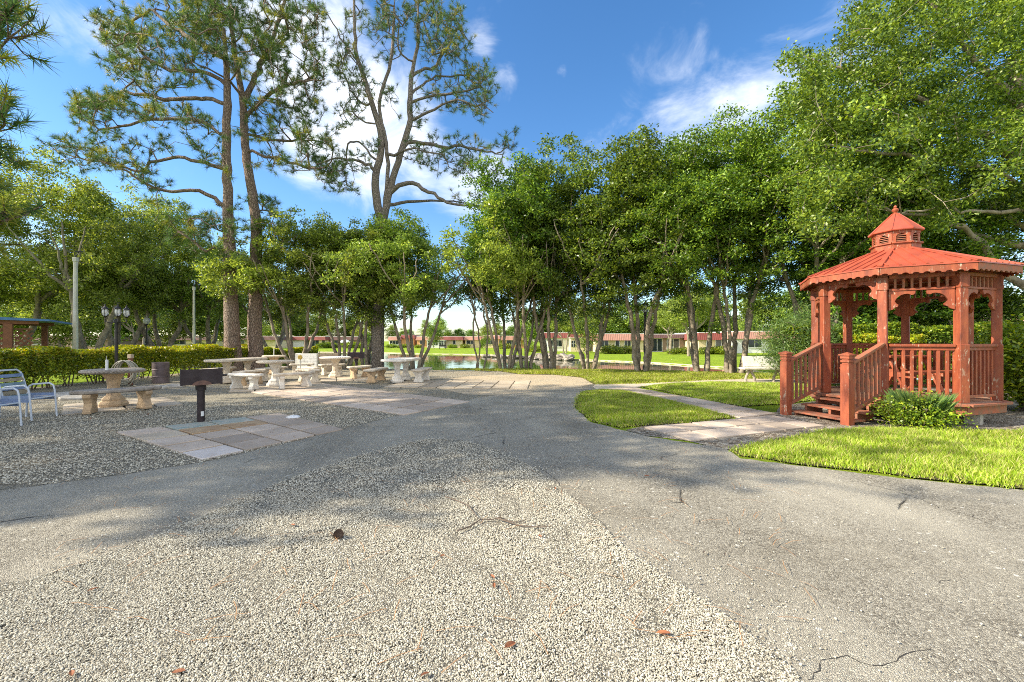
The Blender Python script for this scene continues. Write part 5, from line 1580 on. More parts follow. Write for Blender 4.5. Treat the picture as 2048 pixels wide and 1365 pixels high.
# ---- broadleaf trees
def broad(seed, H, Rx, Ry, zb, stems, spread, lobes, natt, per, L, W, rc, leaf, name='ficus_tree', bark='bark', loc=(0, 0, 0), label='', group=None, stem_r=.11, cat='tree', fork=0.0, up=.5, shell=.35):
    sk = Skel(seed); r = sk.r; c = np.array([0, 0, (zb + H) / 2]); hz = (H - zb) / 2
    lob = []
    for k in range(lobes):
        d = unit(r.normal(0, 1, 3) * [1, 1, .9]); q = r.uniform(.45, .78)
        lob.append((c + d * [Rx, Ry, hz] * q, r.uniform(.28, .46)))
    A = []
    while len(A) < natt:
        lc, lr = lob[r.integers(len(lob))]
        d = unit(r.normal(0, 1, 3) + [0, 0, .25]); q = lc + d * np.array([Rx, Ry, hz]) * lr * (1 - shell * r.random() ** 1.5)
        e = (q - c) / [Rx, Ry, hz]
        if (e ** 2).sum() < 1.25 and q[2] > zb * .8: A.append(q)
    # upright shoots break the outline at the top
    tp = sorted(A, key=lambda q: -q[2])[:max(8, natt // 6)]
    A += [q + np.array([r.normal(0, .15), r.normal(0, .15), r.uniform(.3, .95)]) for q in tp if r.random() < .7]
    A = np.array(A)
    a0 = r.uniform(0, 6.28)
    tops = []
    for k in range(stems):
        a = a0 + k * 2 * np.pi / stems + r.uniform(-.35, .35); s = spread * r.uniform(.5, 1.1); rb = 0.16 if stems > 1 else 0
        lean = np.array([math.cos(a), math.sin(a), 0]); z1 = zb + (H - zb) * .35
        b = np.array([rb * math.cos(a), rb * math.sin(a), -.55])
        pts = [b, b + lean * s * .18 + [0, 0, fork * .5 + z1 * .25], b + lean * s * .5 + r.normal(0, .12, 3) + [0, 0, z1 * .6], b + lean * s * .8 + r.normal(0, .15, 3) + [0, 0, z1], b + lean * s * 1.1 + [0, 0, z1 + (H - zb) * .28]]
        sk.line(pts, stem_r * r.uniform(.8, 1.25), .035, root=True, wob=.025)
        # a couple of secondary limbs
        for j in range(3):
            a2 = a + r.uniform(-1.0, 1.0); f = r.uniform(.45, .9); p0 = pts[2] * (1 - f) + pts[3] * f
            sk.line([p0, p0 + np.array([math.cos(a2), math.sin(a2), .9]) * Rx * .22, p0 + np.array([math.cos(a2) * 1.2, math.sin(a2) * 1.2, 1.3]) * Rx * .42], stem_r * .5, .02, wob=.03)
    sk.attach(A, step=.45, bend=.3, jit=.05, skip_below=zb * .45)
    T = np.array(sk.tips)
    C = sk.p[T]
    V, Fq = leaf_mesh(C, per, rc, L, W, seed, up=up)
    return make_tree(name, loc, label, cat, sk, [('crown', (V, Fq), M[leaf])], M[bark], None, group, tip_r=.006, p=2.35)


def place(proto, loc, rz, s, label, group=None, first=False):
    o = proto if first else copy_tree(proto)
    o.location = loc; o.rotation_euler = (0, 0, rz); o.scale = s if hasattr(s, '__len__') else (s, s, s)
    o['label'] = label
    if group: o['group'] = group
    return o


def trees():
    g = 'multi stemmed trees along the pond bank'
    A = broad(101, 10.4, 3.9, 3.5, 2.4, 6, 1.5, 24, 470, 105, .145, .07, .33, 'ficus', stem_r=.078)
    B = broad(102, 10.2, 3.8, 3.3, 2.6, 4, 1.1, 22, 450, 105, .145, .07, .33, 'ficus', stem_r=.11)
    C = broad(103, 7.6, 4.0, 3.1, 2.4, 5, 1.7, 20, 380, 100, .145, .07, .32, 'olive', stem_r=.085)
    D = broad(104, 10.8, 5.2, 4.6, 2.7, 3, 2.4, 24, 400, 95, .17, .08, .40, 'olive', stem_r=.2)
    E_ = broad(105, 10.8, 4.1, 3.7, 2.3, 5, 1.3, 24, 490, 120, .13, .062, .33, 'ficus_bright', stem_r=.10)
    def at(px, Y): return ((px - 1024) / F * Y, Y, -.05)
    # bank row, left to right
    place(C, at(592, 21.3), .4, (1.0, 1, .96), 'leaning grey stemmed tree above the white block barbecue', g, True)
    place(C, at(690, 21.2), 2.3, (.85, .9, .92), 'short multi stemmed tree between the block barbecue and the lone pine', g)
    place(B, at(735, 21.3), 1.0, (.8, .9, .74), 'double trunked tree directly behind the lone pine', g, True)
    place(C, at(828, 21.0), 4.0, (1.0, 1, .95), 'curved three stemmed tree right of the lone pine at the pond edge', g)
    place(C, at(1012, 20.2), 1.2, (1.1, .9, 1.0), 'lower bushy tree on the bank between the sapling pair and the cluster of thin stems', g)
    place(A, at(1052, 20.2), .3, (1.0, 1, .96), 'cluster of many thin stems rising from the bank in the middle of the view', g, True)
    place(B, at(1100, 20.1), 2.9, (.9, .95, .93), 'thick stemmed tree close right of the cluster of thin stems', g)
    place(A, at(1178, 19.6), 2.4, (1.05, 1, 1.0), 'broad crowned tree with several upright stems left of the lantern post', g)
    place(B, at(1283, 18.4), 4.4, (1.0, 1, .93), 'tree with leaning stems standing by the dark lantern lamp post', g)
    place(E_, at(1400, 18.0), 3.4, (.9, 1, .95), 'bright leaved tree set back between the lantern post and the white bench', g)
    place(E_, at(1472, 17.2), .8, (1.02, 1, .93), 'bright tree with fanning stems just left of the white park bench', g, True)
    Gp = broad(107, 5.6, 2.6, 2.0, .7, 5, 1.2, 14, 220, 110, .15, .07, .4, 'ficus_bright', stem_r=.06)
    place(Gp, at(1700, 15.8), .4, 1.0, 'low leafy tree behind the left half of the gazebo', g, True)
    place(Gp, at(1812, 15.6), 2.6, (1.0, 1, .95), 'low leafy tree behind the middle of the gazebo above the tall hedge', g)
    place(Gp, at(1900, 15.0), 4.4, (.8, .9, .72), 'low leafy tree behind the right half of the gazebo', g)
    place(E_, at(1745, 15.5), 5.0, (.9, .8, .62), 'low branched leafy tree directly behind the gazebo roof', g)
    place(E_, at(1870, 15.2), .2, (1.0, .9, .7), 'leafy tree behind the tall hedge and the right half of the gazebo', g)
    place(E_, at(1640, 15.6), 2.0, (1.05, 1, 1.0), 'leafy tree behind the oleander shrub and the left side of the gazebo', g)
    # slender saplings by the water
    S = broad(106, 4.3, .75, .7, 2.6, 3, .5, 6, 34, 50, .14, .07, .3, 'ficus', name='sapling', stem_r=.045, label='thin dark sapling pair by the water right of the sandy path end', group=None)
    place(S, at(958, 20.6), .5, (1.1, 1.1, 1.15), 'thin dark sapling with few leaves at the water edge', None, True)
    # the left wood behind the hedge
    gl = 'spreading trees behind the left hedge'
    place(D, at(172, 26), .2, (1, 1, 1.12), 'thick trunked spreading tree behind the tall concrete pole', gl, True)
    place(D, at(238, 29), 2.2, (.95, 1, 1.08), 'spreading tree behind the carriage lantern post', gl)
    place(D, at(325, 31), 3.9, (1, 1, 1.0), 'spreading tree just right of the white globe lamp', gl)
    place(D, at(415, 33), 5.2, (.95, .95, .9), 'dark spreading tree behind the slimmer concrete pole', gl)
    place(D, at(20, 27), 1.4, (1.1, 1, 1.0), 'spreading tree above the blue roofed pavilion', gl)
    place(D, at(-160, 24), 3.0, (1.1, 1.1, 1.05), 'spreading tree at the far left edge beyond the pavilion', gl)
    place(D, at(545, 33), .9, (.75, .8, .78), 'spreading tree seen between the pair of pines and the block barbecue', gl)
    # big tree arching over the gazebo from the right
    sk = Skel(201); r = sk.r; Yb = 13.5
    sk.line([(17.3, 13.2, -.2), (17.1, 13.1, 1.5), (16.8, 13.0, 3.0), (16.2, 12.9, 5.0), (15.6, 12.8, 7.5), (15.2, 12.8, 10)], .42, .12, root=True)
    def W(l, dr=0, Y=12.5): return [np.array(P(x, y, Y + dr * i / (len(l) - 1))) for i, (x, y) in enumerate(l)]
    for l, r0, dr in (([(2120, 600), (2048, 575), (1985, 520), (1950, 470), (1900, 448), (1850, 432), (1790, 425), (1720, 400)], .13, -.6), ([(2150, 540), (2090, 500), (2040, 490), (1980, 478), (1930, 462), (1870, 430), (1800, 390)], .15, .8),
                      ([(2140, 440), (2080, 415), (2048, 420), (1960, 425), (1880, 420), (1800, 430)], .08, -1.2), ([(2130, 440), (2048, 415), (1990, 412), (1930, 400)], .07, 1.2),
                      ([(2110, 380), (2000, 300), (1880, 220), (1760, 170), (1660, 130), (1590, 110)], .14, .5), ([(2100, 300), (2000, 180), (1900, 60), (1820, -40)], .13, -.8), ([(2120, 420), (1980, 340), (1850, 320), (1720, 300), (1620, 290)], .12, -1.0),
                      ([(2160, 560), (2200, 420), (2280, 300)], .13, .5), ([(2090, 200), (2060, 60), (2000, -100)], .12, 1.0), ([(2120, 500), (2040, 450), (1900, 380), (1760, 370), (1650, 400)], .09, 1.4)):
        sk.line(W(l, dr), r0, .02, wob=.04)
    A = []
    pads = [(1620, 120, 45, 40), (1600, 200, 35, 40), (1680, 180, 70, 60), (1650, 260, 70, 50), (1600, 300, 40, 30), (1740, 100, 60, 60), (1760, 30, 60, 50), (1850, 60, 80, 70), (1950, 40, 90, 70), (2050, 60, 80, 80), (1830, 170, 90, 70), (1950, 180, 90, 70), (2050, 200, 80, 80), (1750, 260, 80, 60), (1860, 280, 90, 60),
            (1970, 300, 90, 60), (2060, 320, 60, 60), (1700, 340, 80, 50), (1620, 370, 60, 40), (1800, 360, 90, 45), (1920, 380, 80, 40), (2020, 410, 60, 45), (1650, 430, 60, 40), (1900, -20, 100, 50), (2060, -40, 100, 60), (2160, 150, 90, 100), (2180, 350, 90, 90), (1960, 450, 60, 25, .5), (1870, 420, 40, 20, .5), (2010, 500, 30, 20, .5), (1720, 430, 40, 25)]
    for pd in pads:
        px, py, rx, ry = pd[:4]; w = pd[4] if len(pd) > 4 else 1
        for _ in range(int(rx * ry / 125 * w)):
            a = r.uniform(0, 6.28); q = r.random() ** .5
            A.append(P(px + rx * q * math.cos(a), py + ry * q * math.sin(a), 12.9 + r.normal(0, 1.6)))
    A = np.array([tuple(a) for a in A]); sk.attach(A, step=.4, bend=.35, jit=.045, skip_below=3.2)
    T = np.array(sk.tips)
    loc = (17.3, 13.2, 0)
    make_tree('shade_tree', loc, 'huge bright leaved tree whose limbs arch over the gazebo from the right', 'tree', sk, [('crown', leaf_mesh(sk.p[T], 160, .31, .098, .05, 7, up=.4), M['ficus_bright'])], M['bark'], None, None, tip_r=.006, bake=True)


def far_tree(seed, H, Rr, leaf, natt=130, per=90, L=.32):
    return broad(seed, H, Rr, Rr, H * .14, 1, .5, 12, natt, per, L, L * .55, .85, leaf, name='distant_tree', stem_r=H * .022)


def background_trees():
    g = 'trees beyond the houses'
    X1 = far_tree(301, 9, 4.2, 'olive'); X2 = far_tree(302, 8, 3.6, 'ficus'); X3 = far_tree(303, 12, 4.0, 'olive', 90)
    used = {}
    rr = random.Random(4)
    spots = []
    # (px, Y, top y)
    for px, Y, ty, k in ((-40, 62, 560, 0), (60, 70, 600, 1), (120, 66, 590, 0), (200, 72, 585, 0), (270, 76, 600, 1), (340, 80, 590, 0), (400, 84, 600, 1), (450, 88, 605, 0), (505, 92, 610, 2), (545, 125, 630, 0), (590, 128, 635, 1), (630, 130, 628, 0), (668, 128, 640, 2), (705, 132, 650, 1), (735, 125, 645, 0), (790, 130, 655, 0), (812, 138, 662, 1), (850, 128, 645, 2), (880, 132, 640, 0),
                         (915, 135, 660, 1), (940, 140, 662, 1), (968, 130, 655, 0), (1000, 120, 652, 0), (1030, 118, 655, 1), (1060, 95, 640, 0), (1100, 90, 632, 1), (1150, 88, 622, 0), (1200, 90, 630, 0), (1250, 86, 618, 1), (1300, 88, 625, 0), (1350, 84, 612, 0), (1400, 88, 620, 1), (1450, 84, 600, 0), (1510, 82, 610, 0), (1570, 80, 600, 1), (1640, 78, 590, 0), (1700, 60, 580, 0), (1960, 70, 610, 0), (2020, 62, 615, 1), (2080, 60, 600, 0)):
        pr = (X1, X2, X3)[k]; H0 = (9, 8, 12)[k]
        ty -= 14 if px > 1040 or px < 740 else 0
        H = 1.38 + .35 + (683 - ty) / F * Y; s = H / H0
        lab = ('rounded olive green tree beyond the far houses', 'dark green tree beyond the far houses', 'taller airy tree beyond the far houses')[k]
        place(pr, ((px - 1024) / F * Y, Y, -.35), rr.uniform(0, 6.28), (s * rr.uniform(1.0, 1.35), s * rr.uniform(1, 1.2), s), lab, g, first=(k not in used)); used[k] = 1
    # trees on the far lawn, in front of the houses
    g2 = 'trees on the far lawn'
    Yt = far_tree(305, 4.6, 1.7, 'ficus_bright', 60, 60, .22)
    first = True
    for px, Y, ty, lab in ((868, 92, 655, 'small yellow green tree in front of the white sun porch'), (735, 98, 668, 'yellow green young tree by the white umbrella'), (970, 75, 672, 'young tree on the far lawn before the pink roofed house'), (1505, 60, 640, 'yellow green tree in front of the rightmost far house'), (1172, 58, 640, 'pale small tree at the corner of the white far house')):
        H = 1.73 + (683 - ty) / F * Y; s = H / 4.6
        place(Yt, ((px - 1024) / F * Y, Y, -.35), rr.uniform(0, 6), s, lab, g2, first); first = False
    Zt = broad(306, 7.5, 3.2, 3.0, 2.6, 2, 1.0, 10, 120, 80, .24, .12, .6, 'olive', name='lawn_tree', stem_r=.2)
    for i, (px, Y, s, lab) in enumerate(((1382, 48, 1.0, 'pale trunked tree leaning on the far lawn right of the lantern post'), (1340, 56, .9, 'tree on the far lawn before the dark porch'), (1130, 62, .75, 'tree between the rock pile and the white far house'), (280, 50, .9, 'tree on the lawn beyond the globe lamp'), (90, 46, .95, 'tree on the lawn beyond the pavilion'))):
        place(Zt, ((px - 1024) / F * Y, Y, -.35), i * 1.3, s, lab, g2, i == 0)


def bush(seed, Rr, H, leaf, n=90, per=60, L=.08, W=.04, name='shrub', narrow=False, label='', loc=(0, 0, 0), cat='shrub'):
    sk = Skel(seed); r = sk.r
    for k in range(7):
        a = k * .9 + r.uniform(-.3, .3); q = r.uniform(.3, .8) * Rr
        sk.line([(0.05 * math.cos(a), 0.05 * math.sin(a), -.03), (q * .5 * math.cos(a), q * .5 * math.sin(a), H * .4), (q * math.cos(a), q * math.sin(a), H * .75)], .02, .008, root=True, wob=.01)
    A = []
    for _ in range(n):
        d = unit(r.normal(0, 1, 3)); q = r.uniform(.55, 1.0)
        A.append(np.array([d[0] * Rr * q, d[1] * Rr * q, H * .52 + d[2] * H * .45 * q]))
    sk.attach(A, step=.12, bend=.3, jit=.03)
    T = np.array(sk.tips)
    return make_tree(name, loc, label, cat, sk, [('foliage', leaf_mesh(sk.p[T], per, Rr * .30, L, W, seed, flat=.9, up=.4), M[leaf])], M['twig'], None, None, tip_r=.003)


def hedge_row(name, label, a, b, th, h, leaf, newleaf, n, L, W, seed, z0=.12, nstem=24):
    r = np.random.default_rng(seed); a = np.array(a, float); b = np.array(b, float); d = b - a; Ln = np.linalg.norm(d); d /= Ln; s = np.array([-d[1], d[0]])
    t = empty(name, ((a[0] + b[0]) / 2, (a[1] + b[1]) / 2, 0), 0, label, 'hedge'); o = np.array([t.location.x, t.location.y, 0])
    u = r.uniform(0, Ln, n); bump_ = lambda u, k: .06 * np.sin(u * 2.1 + k) + .05 * np.sin(u * 5.3 + 2 * k) + .03 * np.sin(u * 11 + k)
    v = np.where(r.random(n) < .75, np.sign(r.random(n) - .5) * (th / 2 - np.abs(r.normal(0, .10, n))), r.uniform(-th / 2, th / 2, n)) + bump_(u, 1)
    low = r.random(n) < .82
    zz = z0 + (h - z0) * np.where(r.random(n) < .25, 1 - np.abs(r.normal(0, .05, n)), r.random(n) ** .8)
    # sparser feet where stems show
    keep = (zz > h * .38) | (r.random(n) < np.clip(zz / (h * .38), .08, 1) ** 1.5 * (.6 + .4 * np.sin(u * 3.1)))
    top = zz > h * .9
    v = np.where(top, r.uniform(-th / 2, th / 2, n) + bump_(u, 1), v); zz = zz + bump_(u, 2) * (zz / h)
    C = np.stack([a[0] + d[0] * u + s[0] * v, a[1] + d[1] * u + s[1] * v, zz], 1)[keep]
    nw = ((zz > h * .87) & (r.random(n) < .7)) | (r.random(n) < .06); nw = nw[keep]
    V, Fq = leaf_mesh(C[~nw], 1, 0.02, L, W, seed, up=.35); np_mesh('foliage', V - o, Fq, M[leaf], t)
    V, Fq = leaf_mesh(C[nw], 1, 0.02, L, W, seed + 1, up=.35); np_mesh('new_growth', V - o, Fq, M[newleaf], t)
    mb = MB()
    for k in range(nstem):
        uu = (k + .5) / nstem * Ln + r.uniform(-.15, .15)
        for q in range(4):
            c = a + d * (uu + r.uniform(-.08, .08)) + s * r.uniform(-.15, .15); e = c + d * r.uniform(-.35, .35) + s * r.uniform(-.3, .3); m_ = (c + e) / 2 + r.normal(0, .05, 2)
            mb.tube([(c[0] - o[0], c[1] - o[1], -.02), (m_[0] - o[0], m_[1] - o[1], h * .3), (e[0] - o[0], e[1] - o[1], h * .8)], [.02, .014, .006], 5)
    mb.build('stems', M['twig'], t, smooth=True)
    return t


def shrubs():
    hedge_row('hedge', 'long clipped green hedge with yellow new growth along the left of the yard', (-13.9, 9.3), (-13.2, 21.2), 1.15, 1.12, 'hedge', 'needle_yellow' if 0 else 'hedge_new', 62000, .085, .05, 61)
    hedge_row('hedge', 'short stretch of clipped hedge behind the pair of pines', (-13.6, 22.3), (-10.9, 23.6), 1.1, 1.0, 'hedge', 'hedge_new', 14000, .09, .05, 62, nstem=8)
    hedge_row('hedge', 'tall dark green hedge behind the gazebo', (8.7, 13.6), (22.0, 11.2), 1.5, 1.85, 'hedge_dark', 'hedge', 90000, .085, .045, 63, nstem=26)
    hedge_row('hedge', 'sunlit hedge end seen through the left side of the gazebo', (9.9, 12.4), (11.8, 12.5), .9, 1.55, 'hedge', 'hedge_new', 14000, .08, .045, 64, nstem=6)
    p = P(1592, 760, 13.6)
    bush(71, 1.05, 2.5, 'oleander', 130, 70, .17, .022, 'oleander_shrub', label='tall feathery narrow leaved shrub between the white bench and the gazebo', loc=(p.x, 13.4, 0))
    # shrub at the foot of the gazebo: leafy mound with a tuft of upright blades
    s = bush(72, .50, .48, 'hedge', 110, 46, .045, .026, 'shrub', label='low shrub with spiky green blades at the foot of the gazebo beside the steps', loc=(6.35, 6.6, .01))
    r = np.random.default_rng(8); n = 900; a = r.uniform(0, 6.28, n); q = r.random(n) ** .6 * .16; lean = r.uniform(.05, .32, n); h = r.uniform(.3, .62, n)
    bx = .05 + q * np.cos(a); by = q * np.sin(a); w = .006
    V = np.stack([np.stack([bx - w, by, 0 * a + .05], 1), np.stack([bx + w, by, 0 * a + .05], 1), np.stack([bx + lean * np.cos(a) * .4 + w, by + lean * np.sin(a) * .4, h * .65], 1), np.stack([bx + lean * np.cos(a), by + lean * np.sin(a), h], 1)], 1).reshape(-1, 3)
    np_mesh('blades', V, np.arange(n * 4).reshape(-1, 4), M['oleander'], s)
    b = bush(73, .75, 1.75, 'hedge', 170, 60, .10, .045, 'shrub', label='broad leaved shrub with a pale bare stem at the right edge beside the gazebo', loc=(10.15, 8.3, 0))
    # low shrubs under the far houses
    bs = bush(74, 1.2, 1.1, 'hedge', 60, 40, .18, .10, 'garden_shrub')
    rr = random.Random(8)
    L_ = [(782, 103, 1.0), (800, 103, .8), (815, 104, 1.1), (838, 102, .8), (650, 98, 1.4), (664, 98, 1.2), (700, 96, 1.5), (718, 96, 1.4), (905, 102, .9), (930, 102, 1.0), (1010, 90, 1.2), (1070, 66, 1.0), (1218, 60, 1.1), (1232, 59, .9), (1250, 60, 1.0), (1345, 56, .7), (1368, 56, .9), (1412, 55, .9), (1428, 55, .9), (1445, 54, 1.1), (320, 80, 1.3), (395, 84, 1.3), (505, 88, 1.2)]
    for i, (px, Y, s) in enumerate(L_):
        place(bs, ((px - 1024) / F * Y, Y, -.36), rr.uniform(0, 6), (s * 1.2, s, s * .85), 'small rounded garden shrub in front of the far houses', 'garden shrubs before the far houses', i == 0)


# ================================================================= houses and other structures
def house(x0, x1, Y, label, wall, roof, top=2.85, feats=(), z=-.32, porch=None, overhang=.45, band=.95, depth=9, flat=False):
    """x0, x1 pixel limits of the front; feats: (kind, f0, f1, z0, z1) along the front"""
    X0 = (x0 - 1024) / F * Y; X1 = (x1 - 1024) / F * Y; W_ = X1 - X0
    t = empty('villa', ((X0 + X1) / 2, Y, z), 0, label, 'house', 'row of villas across the pond'); h = top - .08
    MB().box((0, depth / 2, h / 2 - .1), (W_ - .5, depth, h + .2)).build('wall', M[wall], t)
    # slanted tiled band round the flat roof
    o = overhang; b = MB(); a0, a1 = -W_ / 2, W_ / 2
    lo = [(a0 - .05, -o), (a1 + .05, -o), (a1 + .05, depth + o), (a0 - .05, depth + o)]; hi = [(a0 + .2, -.12), (a1 - .2, -.12), (a1 - .2, depth), (a0 + .2, depth)]
    v = [(x, y, top - band) for x, y in lo] + [(x, y, top) for x, y in hi]
    b.add(v, [(0, 1, 5, 4), (1, 2, 6, 5), (2, 3, 7, 6), (3, 0, 4, 7), (4, 5, 6, 7), (3, 2, 1, 0)])
    rf = b.build('roof', M[roof], t)
    b = MB(); b.box((0, depth / 2 - .05, top + .04), (W_ - .35, depth + .1, .09)); b.build('parapet_cap', M['w_white'], rf)
    for kind, f0, f1, z0, z1 in feats:
        xa = a0 + W_ * f0; xb = a0 + W_ * f1; w = xb - xa; cx = (xa + xb) / 2; cz = (z0 + z1) / 2
        yf = .0
        fr = MB()
        fw = .07
        fr.box((cx, yf - .03, z1), (w + fw, .1, fw)); fr.box((cx, yf - .03, z0), (w + fw, .14, fw))
        nm = {'w': 1, 'w2': 2, 'w3': 3, 'd': 1, 'p': 5, 'g': 2}[kind]
        for i in range(nm + 1): fr.box((xa + w * i / nm, yf - .03, cz), (fw, .1, z1 - z0 - fw - .006))
        f_ = fr.build('door' if kind in 'dg' else 'window', M['w_white'], t)
        MB().box((cx, yf - .01, cz), (w - .01, .04, z1 - z0 - .01)).build('pane', M['glass'], f_)
    if porch:
        f0, f1, d, mat = porch; xa = a0 + W_ * f0; xb = a0 + W_ * f1; w = xb - xa; b = MB(); ph = top - band - .02
        b.box(((xa + xb) / 2, -d / 2, ph / 2 - .1), (w, d, ph + .2)); pr = b.build('sun_porch', M[mat], t)
        n = max(3, int(w / 1.1))
        for i in range(n):
            cx = xa + w * (i + .5) / n; b = MB(); b.box((cx, -d - .02, 1.25), (w / n * .72, .06, 1.0)); pn = b.build('porch_window', M['glass'], pr)
            b = MB(); b.box((cx, -d - .045, 1.25), (.05, .05, 1.0)); b.box((cx, -d - .045, 1.25), (w / n * .72, .045, .05)); b.build('glazing_bar', M['w_white'], pn)
        if f1 < .99:
            for i in range(2):
                b = MB(); b.box((xb + .02, -d * (.28 + .45 * i), 1.2), (.06, d * .33, 1.1)); b.build('porch_window', M['glass'], pr)
        b = MB(); b.box(((xa + xb) / 2, -d / 2 - .1, ph + .02), (w + .3, d + .3, .1)); b.build('porch_roof', M['w_white'], pr)
    return t


def buildings():
    W1 = ('w3', .15, .45, 1.0, 2.0); D1 = ('d', .62, .75, 0.05, 2.0)
    house(-60, 120, 92, 'brown walled villa behind the pavilion lattice', 'w_brown', 'tile_dark', feats=(('w3', .2, .5, .9, 1.8), ('w2', .65, .85, .9, 1.8)))
    house(130, 222, 88, 'brown roofed villa with white triple window seen past the tall concrete pole', 'w_brown', 'tile_dark', feats=(('w3', .42, .85, .8, 1.8), ('d', .16, .28, 0, 1.9)), porch=None)
    house(236, 330, 96, 'cream villa with dark roof behind the globe lamp', 'w_cream', 'tile_dark', feats=(('w2', .1, .4, .9, 1.9), ('d', .5, .62, 0, 1.9), ('w2', .7, .92, .9, 1.9)))
    house(338, 436, 98, 'cream villa with dark roof behind the slimmer concrete pole', 'w_cream', 'tile_dark', feats=(('w2', .1, .35, .9, 1.9), ('w', .5, .62, .9, 1.9)))
    house(444, 552, 102, 'villa with pale columns seen between the pair of pines', 'w_cream', 'tile_dark', feats=(('g', .3, .42, 0, 2.0), ('w2', .55, .8, .8, 1.9)))
    house(558, 614, 110, 'red roofed villa with a blank pale wall across the pond', 'w_white', 'tile_red', feats=(('w', .88, .96, .9, 1.9),))
    house(616, 652, 110.5, 'villa with sliding glass door and dark red roof left of the white umbrella', 'w_cream', 'tile_red', feats=(('g', .18, .62, 0.05, 2.0), ('d', .78, .95, .05, 2.0)))
    house(655, 722, 113, 'dark roofed villa behind the white umbrella', 'w_brown', 'tile_dark', feats=(('w3', .2, .7, .9, 1.9),))
    house(776, 800, 112, 'small villa with a pinkish sloping roof left of the curved bank tree', 'w_white', 'tile_pink', feats=(('w3', .15, .85, .8, 1.8),), depth=6)
    house(801, 830, 114, 'orange villa behind the curved bank tree', 'w_orange', 'tile_red', top=3.3, feats=(('w', .4, .6, .9, 1.9),), depth=7)
    house(832, 858, 112, 'orange walled villa with pink roof left of the white sun porch', 'w_orange', 'tile_pink', feats=(('w', .3, .5, .9, 1.9),))
    house(859, 926, 106, 'yellow villa with dark red roof and a white glazed sun porch', 'w_cream', 'tile_red', feats=(('w', .70, .78, .9, 1.9),), porch=(.0, .5, 3.2, 'w_white'))
    house(928, 962, 108, 'pink roofed villa right of the white sun porch', 'w_cream', 'tile_pink', feats=(('w2', .15, .6, .9, 1.9),))
    house(964, 1000, 106, 'pink roofed cream villa behind the slender saplings', 'w_cream', 'tile_pink', top=3.1, feats=(('w2', .2, .7, .9, 2.0),))
    house(1002, 1058, 100, 'orange ended villa behind the cluster of thin stems', 'w_orange', 'tile_pink', feats=(('w3', .2, .7, .8, 1.9),))
    house(1086, 1186, 70, 'white villa with big paned windows and an enclosed porch behind the rock pile', 'w_white', 'tile_red', top=3.05, feats=(('w3', .10, .40, .75, 1.85),), porch=(.52, .82, 2.0, 'w_cream'), band=.85)
    house(1188, 1290, 66, 'cream villa with long pink tiled roof left of the lantern post', 'w_cream', 'tile_pink', top=2.8, feats=(('w2', .12, .28, .8, 1.9), ('w', .42, .50, .8, 1.9), ('w2', .60, .72, .7, 1.9)), band=1.0)
    house(1292, 1392, 67, 'flat roofed villa with a dark screened porch right of the lantern post', 'w_brown', 'tile_dark', top=2.75, feats=(('g', .12, .32, .05, 2.1), ('g', .42, .66, .05, 2.1), ('w', .78, .92, .7, 1.9)), band=.6)
    house(1394, 1468, 62, 'cream villa with red tiled porch roof on the far lawn', 'w_cream', 'tile_red', top=2.9, feats=(('w', .25, .38, .8, 1.9), ('w2', .5, .8, .8, 1.9)), band=1.05)
    house(1470, 1600, 58, 'pale villa with pink tiled roof behind the white park bench', 'w_white', 'tile_pink', top=3.0, feats=(('w2', .2, .4, .8, 1.9), ('w2', .55, .75, .8, 1.9)), band=1.0)
    house(1950, 2180, 30, 'long low building with white roof edge behind the tall dark hedge', 'w_brown', 'tile_pink', top=3.35, feats=(('w3', .2, .4, .9, 1.9),), band=.35, z=-.2, depth=1.5)
    # white umbrella canopy
    t = empty('patio_umbrella', ((690 - 1024) / F * 98, 98, -.33), 0, 'white patio umbrella on the far bank', 'umbrella')
    MB().lathe([(1.75, 1.35), (1.74, 1.42), (.9, 1.8), (.05, 2.15), (.02, 2.2)], 8).build('canopy', M['w_white'], t)
    MB().tube([(0, 0, 0), (0, 0, 1.9)], .04, 8).build('pole', M['w_white'], t)
    # small white bench and meter box on the far lawn
    t = empty('lawn_bench', ((885 - 1024) / F * 88, 88, -.33), 0, 'small dark bench on the far lawn before the white sun porch', 'bench')
    MB().box((0, 0, .42), (1.5, .45, .06)).build('seat', M['black'], t); MB().box((0, .2, .7), (1.5, .05, .35)).build('backrest', M['black'], t)
    for s in (-1, 1): MB().box((s * .6, 0, .2), (.06, .4, .4)).build('leg', M['black'], t)
    # pavilion with lattice
    t = empty('pavilion', (-22.2, 17.6, 0), R(38), 'low pavilion with blue roof, brown posts and wooden lattice behind the hedge', 'pavilion')
    b = MB(); b.add([(-6, -1.3, 2.30), (2.15, -1.3, 2.22), (2.15, 3.5, 2.22), (-6, 3.5, 2.30), (-6, -1.3, 2.44), (2.15, -1.3, 2.30), (2.15, 3.5, 2.30), (-6, 3.5, 2.44), (-1.2, -1.3, 2.44), (-1.2, 3.5, 2.44), (-1.2, -1.3, 2.27), (-1.2, 3.5, 2.27)],
                   [(4, 8, 9, 7), (8, 5, 6, 9), (0, 10, 8, 4), (10, 1, 5, 8), (1, 2, 6, 5), (0, 3, 11, 10), (10, 11, 2, 1), (3, 7, 9, 11), (11, 9, 6, 2), (0, 4, 7, 3)])
    b.build('roof', M['blue_roof'], t)
    b = MB(); b.box((-2, -1.1, 2.17), (7.6, .08, .16)); b.box((-2, 1.6, 2.17), (7.6, .08, .16)); b.build('beam', M['brown_wood'], t)
    for x in (-4.6, .95): MB().box((x, -1.1, 1.05), (.26, .2, 2.1)).build('post', M['brown_wood'], t, bevel=.01)
    for x in (-4.6, 1.5): MB().box((x, 1.6, 1.05), (.2, .2, 2.1)).build('post', M['brown_wood'], t, bevel=.01)
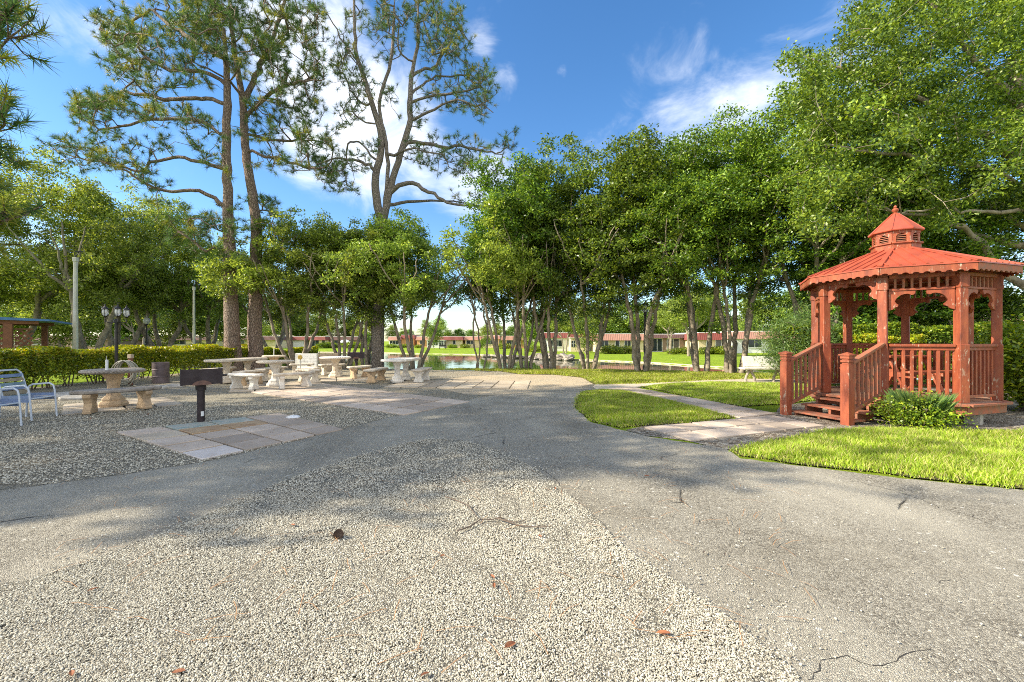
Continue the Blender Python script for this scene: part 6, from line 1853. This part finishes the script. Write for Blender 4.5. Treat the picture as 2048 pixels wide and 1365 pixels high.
    for (xa, xb, y) in ((-5.5, .82, -1.05), (1.09, 1.6, -.9)):
        b = MB(); H0, H1 = .3, 1.85; n = int((xb - xa + H1 - H0) / .21)
        for k in range(n):
            for sgn in (-1, 1):
                c = xa - (H1 - H0) + k * .21 if sgn == 1 else xa + k * .21
                x_a, x_b = (c, c + (H1 - H0)) if sgn == 1 else (c + 0, c - (H1 - H0))
                za, zb = H0, H1
                # clip
                def clip(x1, z1, x2, z2):
                    t0, t1 = 0, 1; dx = x2 - x1
                    if dx > 0: t0 = max(t0, (xa - x1) / dx); t1 = min(t1, (xb - x1) / dx)
                    else: t0 = max(t0, (xb - x1) / dx); t1 = min(t1, (xa - x1) / dx)
                    return (x1 + dx * t0, z1 + (z2 - z1) * t0, x1 + dx * t1, z1 + (z2 - z1) * t1) if t1 > t0 + .02 else None
                q = clip(x_a, za, x_b, zb)
                if q: b.bar((q[0], y + .012 * sgn, q[1]), (q[2], y + .012 * sgn, q[3]), .014, .06)
        la = b.build('lattice', M['brown_wood'], t)
        b = MB(); b.box(((xa + xb) / 2, y, H1 + .03), (xb - xa, .07, .07)); b.box(((xa + xb) / 2, y, H0 - .03), (xb - xa, .07, .07)); b.build('lattice_frame', M['brown_wood'], la)
    b = MB(); b.bar((-5.4, -.98, .35), (.4, -.98, 1.5), .03, .12); b.build('brace', M['brown_wood'], t)
    # rocks along the far shore
    r = random.Random(6); protos = []
    def rock(seed):
        q = random.Random(seed); b = MB(); b.lathe([(.16, -.15), (.42, -.05), (.5, .12), (.40, .28), (.16, .36)], 7)
        b.v = [(x * q.uniform(.75, 1.25), y * q.uniform(.75, 1.25), z * q.uniform(.75, 1.2)) for x, y, z in b.v]
        return b.build('shore_rock', M['rock'])
    n = 0
    for i in range(64):
        px = r.uniform(965, 1062) if i < 26 else r.uniform(1066, 1142)
        Y = (50 - (px - 960) / 100 * 5 + r.uniform(-.8, .8)) if i < 26 else (44.3 - (px - 1066) / 76 * 3.2 + r.uniform(-.9, .9))
        if i < 4: o = rock(i); protos.append(o)
        else: o = protos[i % 4].copy(); COL.objects.link(o)
        s = r.uniform(.4, 1.0) * (1.0 if i < 26 else 1.2)
        o.location = ((px - 1024) / F * Y, Y, -.46 + (r.uniform(0, .30) if i > 30 else 0)); o.rotation_euler = (r.uniform(-.3, .3), r.uniform(-.3, .3), r.uniform(0, 6)); o.scale = (s, s * .9, s * .8)
        tag(o, 'pale rock in the pile along the far shore behind the thin stemmed trees', 'rock', 'rocks along the far shore')


def main():
    materials()
    M['hedge_new'] = leaf_mat('new_leaf', [(0.22, 0.30, 0.02), (0.34, 0.42, 0.025), (0.45, 0.48, 0.03), (0.55, 0.42, 0.05)], .35, .35, 1.5)
    world_and_light(); ground(); paving(); grass(); pebbles()
    gazebo(); furniture(); lamps(); litter()
    buildings(); shrubs(); trees(); background_trees(); pines()


main()
